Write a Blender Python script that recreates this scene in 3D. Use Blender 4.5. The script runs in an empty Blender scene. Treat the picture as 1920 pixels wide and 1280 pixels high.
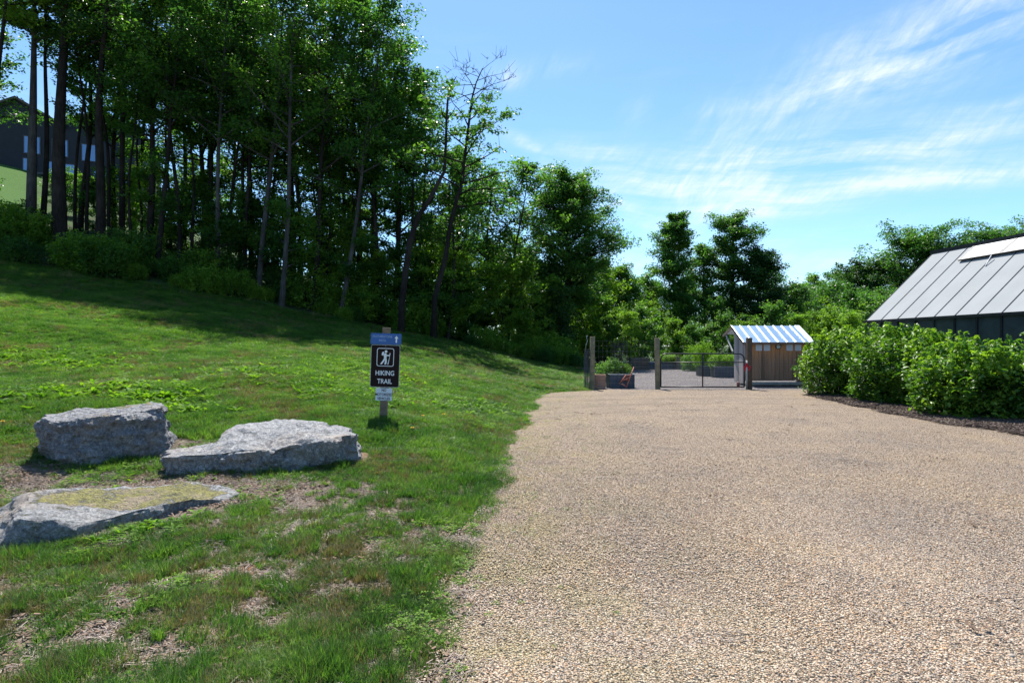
import bpy, math, random
import numpy as np
from mathutils import Vector, noise as mn

sc = bpy.context.scene
COL = sc.collection
R = math.radians
# ------------------------------------------------------------------ camera
F = 1067.0; CX = 960.0; HY = 648.0; CAMZ = 1.6
cam = bpy.data.objects.new('camera', bpy.data.cameras.new('camera'))
COL.objects.link(cam); sc.camera = cam
cam.data.sensor_width = 36.0; cam.data.lens = 36.0*F/1920.0
cam.data.clip_start = 0.05; cam.data.clip_end = 3000
cam.location = (0, 0, CAMZ); cam.rotation_euler = (R(90), 0, 0)
cam.data.shift_y = (HY-640.0)/1920.0

SUN_EL, SUN_AZ = 60.0, -9.0       # azimuth from +Y, negative = left
sund = Vector((math.sin(R(SUN_AZ))*math.cos(R(SUN_EL)), math.cos(R(SUN_AZ))*math.cos(R(SUN_EL)), math.sin(R(SUN_EL))))
sl = bpy.data.objects.new('sun', bpy.data.lights.new('sun', 'SUN'))
COL.objects.link(sl); sl.data.energy = 5.0; sl.data.angle = R(0.5); sl.data.color = (1, .95, .87)
sl.rotation_euler = (-sund).to_track_quat('-Z', 'Y').to_euler()
sc.view_settings.view_transform = 'Standard'; sc.view_settings.look = 'None'
sc.view_settings.exposure = 1.0; sc.view_settings.gamma = 1
sc.cycles.max_bounces = 7; sc.cycles.diffuse_bounces = 3; sc.cycles.glossy_bounces = 2
sc.cycles.transmission_bounces = 4; sc.cycles.transparent_max_bounces = 6
sc.cycles.caustics_reflective = False; sc.cycles.caustics_refractive = False

# ------------------------------------------------------------------ node helper
class NT:
    def __init__(s, nt): s.nt = nt
    def n(s, typ, ins=None, **props):
        nd = s.nt.nodes.new(typ)
        for k, v in props.items(): setattr(nd, k, v)
        for k, v in (ins or {}).items(): s.put(nd, k, v)
        return nd
    def put(s, nd, k, v):
        if isinstance(v, bpy.types.Node): v = v.outputs[0]
        if isinstance(v, bpy.types.NodeSocket): s.nt.links.new(v, nd.inputs[k])
        else: nd.inputs[k].default_value = v
    def m(s, op, a, b=0.0, c=0.0, clamp=False):
        nd = s.n('ShaderNodeMath', {0: a, 1: b, 2: c}, operation=op); nd.use_clamp = clamp; return nd.outputs[0]
    def ramp(s, fac, stops, interp='LINEAR'):
        nd = s.nt.nodes.new('ShaderNodeValToRGB'); nd.color_ramp.interpolation = interp
        el = nd.color_ramp.elements
        while len(el) < len(stops): el.new(0.5)
        for e, (p, c) in zip(el, stops): e.position = p; e.color = (*c, 1)
        s.put(nd, 0, fac); return nd.outputs[0]
    def mix(s, fac, a, b, blend='MIX'):
        nd = s.nt.nodes.new('ShaderNodeMix'); nd.data_type = 'RGBA'; nd.blend_type = blend
        s.put(nd, 0, fac)
        for k, v in ((6, a), (7, b)):
            if isinstance(v, (tuple, list)): v = (*v[:3], 1)
            s.put(nd, k, v)
        return nd.outputs[2]
    def noise(s, vec, scale, detail=4, rough=.55, dist=0.0):
        return s.n('ShaderNodeTexNoise', {'Vector': vec, 'Scale': scale, 'Detail': detail, 'Roughness': rough, 'Distortion': dist}).outputs[0]
    def vor(s, vec, scale, feat='F1', out=0, rnd=1.0):
        nd = s.n('ShaderNodeTexVoronoi', {'Vector': vec, 'Scale': scale, 'Randomness': rnd}, feature=feat); return nd.outputs[out]
    def mapr(s, v, a, b, c=0.0, d=1.0):
        return s.n('ShaderNodeMapRange', {0: v, 1: a, 2: b, 3: c, 4: d}).outputs[0]

# ------------------------------------------------------------------ world: sky + thin cirrus
w = bpy.data.worlds.new('World'); sc.world = w; w.use_nodes = True
W = NT(w.node_tree); bg = w.node_tree.nodes['Background']
sky = W.n('ShaderNodeTexSky', sky_type='NISHITA', sun_disc=False)
sky.sun_elevation = R(SUN_EL); sky.sun_rotation = R(SUN_AZ); sky.altitude = 700; sky.air_density = 1.0; sky.dust_density = 0.4; sky.ozone_density = 2.5
tc = W.n('ShaderNodeTexCoord'); d3 = tc.outputs['Generated']
sp = W.n('ShaderNodeSeparateXYZ', {0: d3})
az = W.m('MULTIPLY', W.m('ARCTAN2', sp.outputs[0], sp.outputs[1]), 57.2958)
el = W.m('MULTIPLY', W.m('ARCSINE', sp.outputs[2]), 57.2958)
def azel(px, py):
    u, v = (px-CX)/F, (HY-py)/F
    return math.degrees(math.atan(u)), math.degrees(math.atan(v*math.cos(math.atan(u))))
def rotc(ax, ay, th, cx, cy):
    dx, dy = W.m('SUBTRACT', ax, cx), W.m('SUBTRACT', ay, cy)
    c, s_ = math.cos(R(th)), math.sin(R(th))
    return (W.m('ADD', W.m('MULTIPLY', dx, c), W.m('MULTIPLY', dy, s_)),
            W.m('SUBTRACT', W.m('MULTIPLY', dy, c), W.m('MULTIPLY', dx, s_)))
warp = W.n('ShaderNodeTexNoise', {'Vector': d3, 'Scale': 3.5, 'Detail': 3.0})
wsep = W.n('ShaderNodeSeparateColor', {0: warp.outputs[1]})
azw = W.m('ADD', az, W.m('MULTIPLY', W.m('SUBTRACT', wsep.outputs[0], .5), 6.0))
elw = W.m('ADD', el, W.m('MULTIPLY', W.m('SUBTRACT', wsep.outputs[1], .5), 4.0))
def streak(th, s1, s2, det=6, seed=0.0, rough=.62):
    a, b = rotc(azw, elw, th, 0, 0)
    v = W.n('ShaderNodeCombineXYZ', {0: W.m('MULTIPLY', a, s1), 1: W.m('MULTIPLY', b, s2), 2: seed})
    return W.noise(v.outputs[0], 1.0, det, rough)
sA = streak(4, .09, .42, 7, 1.3); sB = streak(-4, .06, .55, 7, 5.1); sC = streak(62, .16, .75, 6, 9.0)
fine = streak(40, .35, 1.3, 6, 3.3, .7)
#          px   py   len  wid ang dens noise
blobs = [(1730, 85, 200, 46, 20, 1.15, sA), (1580, 158, 100, 22, 8, .8, sA), (1850, 40, 120, 40, 22, .5, sA),
         (1560, 312, 260, 36, 11, 1.2, sB), (1380, 310, 120, 50, 50, .8, sC), (1290, 335, 190, 38, 10, .9, sB),
         (1120, 300, 70, 20, -8, .9, sB), (1660, 350, 300, 13, 13, 1.3, sB), (1780, 260, 130, 16, 28, .6, sB),
         (1470, 400, 80, 11, 6, 1.0, sB), (1188, 402, 46, 12, -28, 1.1, sB), (975, 150, 22, 13, -10, .9, sC),
         (1020, 128, 70, 14, 8, .35, sC), (1185, 225, 16, 26, -20, .4, sC), (1345, 215, 40, 14, 10, .45, sC),
         (1480, 505, 330, 34, 5, 1.1, sB), (1000, 290, 50, 11, -32, .8, sB), (1580, 435, 120, 9, 14, .35, sB),
         (30, 200, 90, 20, -8, .8, sB)]
tot = None
for px, py, ln, wd, ang, den, nz in blobs:
    a0, e0 = azel(px, py); k = math.cos(R(a0))**2; deg = 57.2958/F
    kk = deg*(k+.35*(1-k))
    ang -= 15*max(0, (px-CX)/F)
    a, b = rotc(azw, elw, ang, a0, e0)
    q = W.m('ADD', W.m('POWER', W.m('ABSOLUTE', W.m('DIVIDE', a, ln*kk*1.15)), 2.0), W.m('POWER', W.m('ABSOLUTE', W.m('DIVIDE', b, wd*deg*1.15)), 2.0))
    g = W.m('MULTIPLY', W.m('EXPONENT', W.m('MULTIPLY', q, -.9)), den)
    t = W.m('MULTIPLY', g, W.mapr(nz, .36, .70))
    tot = t if tot is None else W.m('ADD', tot, t)
gen = W.m('MULTIPLY', W.mapr(sB, .56, .9), W.mapr(el, 2, 30, .25, .08))
tot = W.m('ADD', tot, gen)
tot = W.m('MULTIPLY', tot, W.mapr(fine, .28, .68, .25, .85))
cl = W.m('MINIMUM', tot, .78)
skyc = W.mix(1.0, sky.outputs[0], (.84, 1.04, 1.12), 'MULTIPLY')
colr = W.mix(cl, skyc, (5.2, 5.7, 6.2))
w.node_tree.links.new(colr, bg.inputs[0]); bg.inputs[1].default_value = 0.098

# ------------------------------------------------------------------ object helpers
def link(o, parent=None):
    COL.objects.link(o)
    if parent is not None: o.parent = parent
    return o
def tag(o, label=None, cat=None, group=None, kind=None):
    if label: o['label'] = label
    if cat: o['category'] = cat
    if group: o['group'] = group
    if kind: o['kind'] = kind
    return o
def thing(name, label, cat, loc=(0, 0, 0), rz=0.0, group=None):
    o = bpy.data.objects.new(name, None); o.empty_display_size = .1
    o.location = loc; o.rotation_euler = (0, 0, rz); link(o); return tag(o, label, cat, group)
def npmesh(name, V, faces, smooth=False, nper=None, mat=None, attrs=None):
    """faces: (n,k) array (all same k) or list of arrays"""
    me = bpy.data.meshes.new(name)
    V = np.asarray(V, np.float32)
    if not isinstance(faces, list): faces = [faces]
    faces = [np.asarray(f, np.int32) for f in faces if len(f)]
    tot = sum(len(f) for f in faces)
    loops = np.concatenate([f.ravel() for f in faces])
    cnt = np.concatenate([np.full(len(f), f.shape[1], np.int32) for f in faces])
    st = np.concatenate([[0], np.cumsum(cnt)[:-1]]).astype(np.int32)
    me.vertices.add(len(V)); me.vertices.foreach_set('co', V.ravel())
    me.loops.add(len(loops)); me.loops.foreach_set('vertex_index', loops)
    me.polygons.add(tot); me.polygons.foreach_set('loop_start', st)
    try: me.polygons.foreach_set('loop_total', cnt)
    except Exception: pass
    me.update(calc_edges=True); me.validate()
    if smooth: me.polygons.foreach_set('use_smooth', np.ones(tot, bool))
    for k, v in (attrs or {}).items():
        a = me.attributes.new(k, 'FLOAT', 'POINT'); a.data.foreach_set('value', np.asarray(v, np.float32))
    if mat: me.materials.append(mat)
    return me
class MB:
    """collects quads/tris"""
    def __init__(s): s.v = []; s.f = []
    def raw(s, vs, fs):
        b = len(s.v); s.v += [tuple(v) for v in vs]; s.f += [tuple(i+b for i in f) for f in fs]; return s
    def box(s, c, sz, rz=0.0, ax=None):
        hx, hy, hz = sz[0]/2, sz[1]/2, sz[2]/2
        vs = []
        for dz in (-hz, hz):
            for dx, dy in ((-hx, -hy), (hx, -hy), (hx, hy), (-hx, hy)): vs.append(Vector((dx, dy, dz)))
        if ax is not None: X, Y, Z = ax; vs = [X*v.x+Y*v.y+Z*v.z for v in vs]
        if rz: cc, ss = math.cos(rz), math.sin(rz); vs = [Vector((v.x*cc-v.y*ss, v.x*ss+v.y*cc, v.z)) for v in vs]
        c = Vector(c)
        return s.raw([v+c for v in vs], [(0, 3, 2, 1), (4, 5, 6, 7), (0, 1, 5, 4), (1, 2, 6, 5), (2, 3, 7, 6), (3, 0, 4, 7)])
    def bar(s, a, b, wd, ht, up=Vector((0, 0, 1))):
        a, b = Vector(a), Vector(b); d = b-a; L = d.length; d.normalize()
        if abs(d.dot(up)) > .95: up = Vector((0, 1, 0))
        x = d.cross(up).normalized(); z = x.cross(d).normalized()
        return s.box((a+b)/2, (wd, L, ht), ax=(x, d, z))
    def tube(s, pts, rad, n=8, cap=True):
        pts = [Vector(p) for p in pts]
        if not isinstance(rad, (list, tuple)): rad = [rad]*len(pts)
        b = len(s.v); ref = None
        for i, p in enumerate(pts):
            d = (pts[min(i+1, len(pts)-1)]-pts[max(i-1, 0)]).normalized()
            if ref is None: ref = d.orthogonal().normalized()
            ref = (ref-d*ref.dot(d)).normalized(); o2 = d.cross(ref)
            for k in range(n):
                a = 2*math.pi*k/n; s.v.append(tuple(p+(ref*math.cos(a)+o2*math.sin(a))*rad[i]))
        for i in range(len(pts)-1):
            for k in range(n):
                k2 = (k+1) % n; s.f.append((b+i*n+k, b+i*n+k2, b+(i+1)*n+k2, b+(i+1)*n+k))
        if cap:
            s.f.append(tuple(b+k for k in range(n))[::-1]); s.f.append(tuple(b+(len(pts)-1)*n+k for k in range(n)))
        return s
    def mesh(s, name, mat, smooth=False):
        me = bpy.data.meshes.new(name); me.from_pydata(s.v, [], s.f); me.update()
        if smooth: me.polygons.foreach_set('use_smooth', np.ones(len(me.polygons), bool))
        if mat: me.materials.append(mat)
        return me
    def build(s, name, mat, parent=None, smooth=False, bevel=0.0):
        o = bpy.data.objects.new(name, s.mesh(name, mat, smooth)); link(o, parent)
        if bevel:
            m = o.modifiers.new('bevel', 'BEVEL'); m.width = bevel; m.segments = 2; m.limit_method = 'ANGLE'
        return o
def P(px, py, Y): return Vector(((px-CX)/F*Y, Y, CAMZ-(py-HY)/F*Y))

# ------------------------------------------------------------------ materials
MATS = {}
def newmat(name):
    m = bpy.data.materials.new(name); m.use_nodes = True; T = NT(m.node_tree)
    b = m.node_tree.nodes['Principled BSDF']; MATS[name] = m; return m, T, b
def simple(name, col, rough=.6, metal=0.0, var=.25, scale=6.0, bump=0.0, bscale=40.0, spec=.5):
    m, T, b = newmat(name); tc = T.n('ShaderNodeTexCoord').outputs['Object']
    n = T.noise(tc, scale, 5, .6)
    dark = tuple(c*(1-var) for c in col); lite = tuple(min(1, c*(1+var)) for c in col)
    T.put(b, 'Base Color', T.ramp(n, [(.3, dark), (.7, lite)])); b.inputs['Roughness'].default_value = rough
    b.inputs['Metallic'].default_value = metal; b.inputs['Specular IOR Level'].default_value = spec
    if bump:
        T.put(b, 'Normal', T.n('ShaderNodeBump', {'Height': T.noise(tc, bscale, 4), 'Distance': bump, 'Strength': 1.0}).outputs[0])
    return m
def leafmat(name, c1, c2, c3, transl=.45, rough=.5, pos_scale=.5, tr_tint=(1.25, 1.35, .35), spec=.2):
    """c1 dark, c2 mid, c3 bright; per-leaf 'tint', per-object random"""
    m, T, b = newmat(name); nt = m.node_tree
    at = T.n('ShaderNodeAttribute', attribute_name='tint'); oi = T.n('ShaderNodeObjectInfo')
    geo = T.n('ShaderNodeNewGeometry')
    n = T.noise(geo.outputs['Position'], pos_scale, 3)
    f = T.m('ADD', T.m('MULTIPLY', at.outputs['Fac'], .6), T.m('ADD', T.m('MULTIPLY', oi.outputs['Random'], .22), T.m('MULTIPLY', T.m('SUBTRACT', n, .43), 1.2)))
    col = T.ramp(f, [(.12, c1), (.5, c2), (.95, c3)])
    T.put(b, 'Base Color', col); b.inputs['Roughness'].default_value = rough; b.inputs['Specular IOR Level'].default_value = spec
    tr = T.n('ShaderNodeBsdfTranslucent', {0: T.mix(1.0, col, tr_tint, 'MULTIPLY')})
    mx = T.n('ShaderNodeMixShader', {0: transl, 1: b.outputs[0], 2: tr.outputs[0]})
    nt.links.new(mx.outputs[0], nt.nodes['Material Output'].inputs[0]); return m

M_leafA = leafmat('forest_leaf', (.025, .074, .024), (.055, .142, .034), (.14, .27, .045), .58, .38, tr_tint=(1.3, 1.45, .5))
M_leafB = leafmat('garden_tree_leaf', (.030, .086, .026), (.062, .155, .036), (.15, .27, .05), .52, .4, tr_tint=(1.3, 1.45, .5))
M_leafY = leafmat('bright_leaf', (.06, .14, .020), (.12, .24, .032), (.22, .36, .045), .5)
M_leafD = leafmat('dark_leaf', (.016, .050, .020), (.032, .088, .028), (.065, .14, .035), .38)
M_bush = leafmat('shrub_leaf', (.026, .078, .016), (.072, .175, .026), (.26, .41, .055), .44, .42, 2.2, spec=.35)
M_grass = leafmat('grass_blade', (.028, .080, .022), (.072, .162, .036), (.21, .32, .065), .55, .40, 1.3, (1.05, 1.22, .5))
M_grassd = leafmat('dry_grass_blade', (.08, .09, .035), (.17, .155, .07), (.34, .28, .16), .35, .6, .9, (1.1, 1.05, .6))
M_weed = leafmat('weed_leaf', (.06, .15, .020), (.13, .26, .028), (.24, .38, .045), .5, .6, 1.0, spec=.15)
M_straw = simple('dry_litter', (.30, .245, .205), .85, var=.5, scale=5)
def barkmat(name, c1, c2, sc_=1.0):
    m, T, b = newmat(name); tc = T.n('ShaderNodeTexCoord').outputs['Object']
    mp = T.n('ShaderNodeMapping', {0: tc, 3: (9*sc_, 9*sc_, 1.6*sc_)}).outputs[0]
    n = T.noise(mp, 1.5, 6, .65); n2 = T.noise(tc, .7, 3)
    col = T.mix(T.mapr(n2, .45, .65), T.ramp(n, [(.3, c1), (.7, c2)]), T.ramp(n, [(.3, c2), (.75, tuple(min(1, c*1.7) for c in c2))]))
    T.put(b, 'Base Color', col); b.inputs['Roughness'].default_value = .95; b.inputs['Specular IOR Level'].default_value = .08
    T.put(b, 'Normal', T.n('ShaderNodeBump', {'Height': n, 'Distance': .03, 'Strength': .9}).outputs[0]); return m
M_bark = barkmat('dark_bark', (.010, .009, .008), (.032, .028, .025))
M_barkg = barkmat('grey_bark', (.024, .024, .023), (.075, .074, .072))

# ------------------------------------------------------------------ terrain
EY = [-20, 0, 2.7, 3.78, 5.47, 7.7, 10.5, 16, 18.5, 19.3, 19.9, 21, 26, 32, 38, 60, 300]
EX = [-.4, -.36, -.36, -.38, -.30, -.20, .02, .6, .98, 1.35, 2.55, 2.72, 3.2, 4.2, 4.6, 5, 5]
def edge(y): return np.interp(y, EY, EX)
ctl = [(.3, 0, 0), (.3, 3, 0), (.3, 6, 0), (.3, 9, 0), (.8, 13, 0), (1.3, 17, 0), (3, 20.9, 0), (6, 4, 0), (6, 12, 0), (10, 8, 0), (10, 18, 0),
 (6, 25, 0), (12, 26, 0), (20, 5, 0), (20, 20, 0), (8, 36, 0), (14, 34, 0), (24, 36, 0), (4.5, 28, 0), (3.2, 24, 0), (5, 34, 0), (.5, -10, 0), (10, -10, 0),
 (-3, 2, .05), (-6, 2, .15), (-10, 3, .7), (-5, 0, .02), (-1.2, 4.5, .03), (-1.2, 7, .13), (-2.9, 6.1, .16), (-1.8, 4.6, .05), (-3.8, 4.2, .02), (-3.0,4.9,.03), (-4.5,5.0,.06), (-4.9, 6.5, .22), (-3.2, 8, .38),
 (-8.1, 9, .75), (-10.8, 12, 1.25), (-16.2, 18, 2.9), (-25.2, 28, 5.75),
 (-5.1, 9, .6), (-6.9, 12, 1.0), (-10.3, 18, 1.95), (-13.7, 24, 3.1), (-17.2, 30, 4.5),
 (-2.04, 9, .44), (-2.9, 12, .7), (-4.4, 18, 1.15), (-6.1, 25, 1.9), (-7.8, 32, 2.68),
 (-1.24, 12, .28), (-2.06, 20, .8), (-2.7, 26, 1.25), (-3.5, 34, 1.85), (.9, 24, .15), (1.28, 34, .58), (2.3, 22, .02), (3.9, 32, .04),
 (-30.5, 36, 9.2), (-45, 50, 16.2), (-20.6, 36, 6.6), (-29, 50, 11), (-8.5, 40, 3.6), (-12, 55, 5.5), (-3.8, 42, 2.4), (-5, 60, 2.2), (2.5, 45, .5), (3, 60, 0),
 (10, 50, -.3), (20, 50, -.3), (35, 45, 0), (-60, 60, 22), (-50, 56, 19.3), (-42, 46, 14.3), (-80, 80, 27), (-40, 80, 15), (0, 90, 0), (-80, 20, 14), (-60, 5, 6), (-30, 5, 3), (-20, 3, 1.8),
 (30, 90, 0), (60, 60, 0), (60, 10, 0), (-120, 120, 30), (0, 150, 0), (-120, 0, 12), (-20, -20, 1)]
ctl = np.array(ctl, float)
def tps_fit(c, lam=.02):
    n = len(c); d = np.hypot(c[:, None, 0]-c[None, :, 0], c[:, None, 1]-c[None, :, 1])
    K = np.where(d > 0, d*d*np.log(d+1e-9), 0)+np.eye(n)*lam
    Pm = np.c_[np.ones(n), c[:, :2]]; A = np.zeros((n+3, n+3)); A[:n, :n] = K; A[:n, n:] = Pm; A[n:, :n] = Pm.T
    return np.linalg.solve(A, np.r_[c[:, 2], 0, 0, 0])
TW = tps_fit(ctl)
def vnoise(x, y, s, seed=0):
    """smooth value noise 0..1, vectorised"""
    x = np.asarray(x, float)*s+seed*17.13; y = np.asarray(y, float)*s-seed*9.7
    xi = np.floor(x).astype(np.int64); yi = np.floor(y).astype(np.int64); fx = x-xi; fy = y-yi
    fx = fx*fx*(3-2*fx); fy = fy*fy*(3-2*fy)
    def h(a, b):
        n = (a*374761393+b*668265263+seed*1442695) & 0xffffffff; n = ((n ^ (n >> 13))*1274126177) & 0xffffffff
        return ((n ^ (n >> 16)) & 0xffff)/65535.0
    return (h(xi, yi)*(1-fx)+h(xi+1, yi)*fx)*(1-fy)+(h(xi, yi+1)*(1-fx)+h(xi+1, yi+1)*fx)*fy
def sstep(v, a, b): t = np.clip((v-a)/(b-a), 0, 1); return t*t*(3-2*t)
def H(x, y):
    x = np.atleast_1d(np.asarray(x, float)); y = np.atleast_1d(np.asarray(y, float)); sh = x.shape; x = x.ravel(); y = y.ravel()
    out = np.empty(len(x))
    xc = np.clip(x, -110, 110); yc = np.clip(y, -25, 150)
    for i in range(0, len(x), 20000):
        a, b = xc[i:i+20000], yc[i:i+20000]
        d = np.hypot(a[:, None]-ctl[None, :, 0], b[:, None]-ctl[None, :, 1])
        out[i:i+20000] = (np.where(d > 0, d*d*np.log(d+1e-9), 0))@TW[:-3]+TW[-3]+TW[-2]*a+TW[-1]*b
    s = edge(y)-x                      # >0 = lawn side
    lawn = sstep(s, .0, .9)
    bump = ((vnoise(x, y, .45, 3)-.5)*.16*np.clip(s/3, 0, 1)+(vnoise(x, y, 1.7, 4)-.5)*.06+(vnoise(x, y, 5.5, 5)-.5)*.025)*lawn
    out = np.maximum(out, -.5)*lawn+bump
    out += sstep(s, 0, .35)*.02
    return out.reshape(sh)
def h1(x, y): return float(H([x], [y])[0])
def GP(px, Y): X = (px-CX)/F*Y; return Vector((X, Y, h1(X, Y)))

def axis(lo, hi, mid_lo, mid_hi, fine, growth):
    a = list(np.arange(mid_lo, mid_hi, fine)); d = fine; v = a[-1]
    while v < hi: d *= growth; v += d; a.append(v)
    d = fine; v = a[0]; pre = []
    while v > lo: d *= growth; v -= d; pre.append(v)
    return np.array(pre[::-1]+a)
gx = axis(-1500, 1500, -9, 3.5, .09, 1.035); gy = axis(-1500, 1500, 1.5, 12, .09, 1.03)
GX, GY = np.meshgrid(gx, gy); GZ = H(GX, GY)
V = np.stack([GX.ravel(), GY.ravel(), GZ.ravel()], 1)
nx, ny = len(gx), len(gy); I = np.arange(nx*ny).reshape(ny, nx)
Fq = np.stack([I[:-1, :-1], I[:-1, 1:], I[1:, 1:], I[1:, :-1]], -1).reshape(-1, 4)
# forest mask: behind the forest edge line (real leaf-litter floor)
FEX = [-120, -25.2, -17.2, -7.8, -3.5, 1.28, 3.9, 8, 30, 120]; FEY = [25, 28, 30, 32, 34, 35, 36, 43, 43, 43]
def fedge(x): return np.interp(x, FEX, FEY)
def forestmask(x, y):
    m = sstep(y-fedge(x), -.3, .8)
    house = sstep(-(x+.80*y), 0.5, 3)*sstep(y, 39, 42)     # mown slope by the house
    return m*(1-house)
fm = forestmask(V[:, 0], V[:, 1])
def barez(x, y):
    b = np.exp(-(((x+3.4)/1.8)**2+((y-5.75)/.72)**2)**2)*1.0
    b = np.maximum(b, np.exp(-(((x+5.4)/1.0)**2+((y-5.9)/.8)**2)**1.5)*.97); b = np.maximum(b, np.exp(-(((x+3.95)/.5)**2+((y-7.1)/.6)**2)**1.5)*.95)
    b = np.maximum(b, np.exp(-(((x+4.75)/.7)**2+((y-5.9)/.6)**2)**1.3)*.95)
    b = np.maximum(b, np.exp(-(((x+3.3)/.5)**2+((y-6.7)/.9)**2)**1.3)*.8)
    b = np.maximum(b, np.exp(-(((x+1.75)/.35)**2+((y-2.85)/.25)**2))*.95)
    return b
M_ground, T, b = newmat('lawn_soil')
geo = T.n('ShaderNodeNewGeometry').outputs['Position']
n1 = T.noise(geo, 1.1, 6, .6); n2 = T.noise(geo, 14, 6, .7); n3 = T.noise(geo, 60, 4, .7); v1 = T.vor(geo, 45, out=1)
soil = T.ramp(n2, [(.3, (.05, .036, .026)), (.5, (.17, .13, .10)), (.72, (.36, .30, .245))])
soil = T.mix(T.mapr(T.noise(geo, .9, 3), .58, .7), soil, T.ramp(n3, [(.3, (.16, .075, .04)), (.7, (.34, .18, .10))]))
far = T.mapr(T.n('ShaderNodeSeparateXYZ', {0: geo}).outputs[1], 6, 16)
gr = T.ramp(n2, [(.3, (.028, .075, .012)), (.7, (.065, .145, .02))])
base = T.mix(T.m('MAXIMUM', T.m('MULTIPLY', far, T.mapr(n1, .25, .6, .55, 1.0)), T.mapr(T.n('ShaderNodeSeparateXYZ', {0: geo}).outputs[1], 18, 34)), soil, gr)
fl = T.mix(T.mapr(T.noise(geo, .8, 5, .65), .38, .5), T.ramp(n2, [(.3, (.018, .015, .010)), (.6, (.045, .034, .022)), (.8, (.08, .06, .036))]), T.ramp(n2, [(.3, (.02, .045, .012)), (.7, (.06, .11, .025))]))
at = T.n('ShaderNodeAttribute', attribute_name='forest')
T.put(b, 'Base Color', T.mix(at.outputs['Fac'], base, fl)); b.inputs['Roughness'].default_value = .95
b.inputs['Specular IOR Level'].default_value = .15
T.put(b, 'Normal', T.n('ShaderNodeBump', {'Height': T.m('ADD', n2, T.m('MULTIPLY', n3, .5)), 'Distance': .03, 'Strength': 1.0}).outputs[0])
og = bpy.data.objects.new('ground', npmesh('ground', V, Fq, True, mat=M_ground, attrs={'forest': fm})); link(og); tag(og, kind='structure')

# gravel drive -------------------------------------------------
GTONE = [(.32, (.70, .70, .73)), (.5, (.83, .81, .81)), (.68, (.94, .90, .83))]
def gravel_marks(T, geo, col):
    s = T.n('ShaderNodeSeparateXYZ', {0: geo}); X, Y = s.outputs[0], s.outputs[1]
    # olive algae and fines near the grassy margin
    edge_ = T.m('SUBTRACT', X, T.m('MULTIPLY', T.m('MAXIMUM', T.m('SUBTRACT', Y, 8.0), 0), .11))
    nz = T.noise(geo, 1.6, 6, .65)
    f = T.m('MULTIPLY', T.mapr(edge_, -.2, 1.9, 1, 0), T.mapr(nz, .42, .62))
    col = T.mix(T.m('MULTIPLY', f, .5), col, (.36, .31, .13))
    # faint wheel arcs in front of the gate
    dx, dy = T.m('SUBTRACT', X, 6.0), T.m('SUBTRACT', Y, 6.0)
    rr = T.m('ADD', T.m('SQRT', T.m('ADD', T.m('MULTIPLY', dx, dx), T.m('MULTIPLY', dy, dy))), T.m('MULTIPLY', T.m('SUBTRACT', T.noise(geo, .5, 2), .5), .5))
    t = None
    for r0, w_ in ((9.5, .07), (9.72, .05), (11.0, .09), (11.3, .05), (12.4, .06), (8.2, .05)):
        q = T.m('EXPONENT', T.m('MULTIPLY', T.m('POWER', T.m('ABSOLUTE', T.m('DIVIDE', T.m('SUBTRACT', rr, r0), w_)), 2.0), -1.0)); t = q if t is None else T.m('ADD', t, q)
    t = T.m('MULTIPLY', T.m('MULTIPLY', t, T.mapr(Y, 9, 12)), T.mapr(T.noise(geo, 1.1, 4), .35, .6, .2, .75))
    return T.mix(t, col, (.20, .155, .11))
def gravelmat(name, stops, scale, tint):
    m, T, b = newmat(name); geo = T.n('ShaderNodeNewGeometry').outputs['Position']
    vc = T.n('ShaderNodeTexVoronoi', {'Vector': geo, 'Scale': scale}); vd = vc.outputs['Distance']
    sep = T.n('ShaderNodeSeparateColor', {0: vc.outputs['Color']})
    col = T.ramp(sep.outputs[0], stops, 'CONSTANT')
    big = T.noise(geo, .7, 5, .6); mid = T.noise(geo, 5, 4, .6)
    col = T.mix(1.0, col, T.ramp(big, GTONE), 'MULTIPLY')
    col = T.mix(T.mapr(mid, .55, .8, 0, .35), col, tint)
    if scale > 50: col = gravel_marks(T, geo, col)
    gap_shade = T.mapr(vd, .35, .62, 1.0, .32)  # shade between the stones painted in: base colour darkens towards the gaps
    col = T.mix(1.0, col, gap_shade, 'MULTIPLY')
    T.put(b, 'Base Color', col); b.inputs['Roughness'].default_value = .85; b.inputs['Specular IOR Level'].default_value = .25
    hgt = T.m('SUBTRACT', 1.0, T.m('POWER', T.m('MULTIPLY', vd, 1.4), 2.0))
    hgt = T.m('ADD', hgt, T.m('MULTIPLY', sep.outputs[1], .7))
    T.put(b, 'Normal', T.n('ShaderNodeBump', {'Height': hgt, 'Distance': .75/scale, 'Strength': .9}).outputs[0]); return m
PEB = [(0, (.24, .175, .12)), (.12, (.47, .36, .26)), (.32, (.58, .47, .355)), (.50, (.39, .295, .21)), (.62, (.68, .58, .45)), (.76, (.38, .34, .29)), (.84, (.52, .34, .20)), (.94, (.14, .13, .115))]
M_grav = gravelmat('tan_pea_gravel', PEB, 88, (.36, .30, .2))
GREY = [(0, (.20, .18, .18)), (.2, (.34, .31, .31)), (.45, (.26, .24, .25)), (.65, (.42, .38, .37)), (.85, (.14, .13, .14))]
M_gravg = gravelmat('grey_crushed_stone', GREY, 30, (.22, .19, .18))
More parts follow.
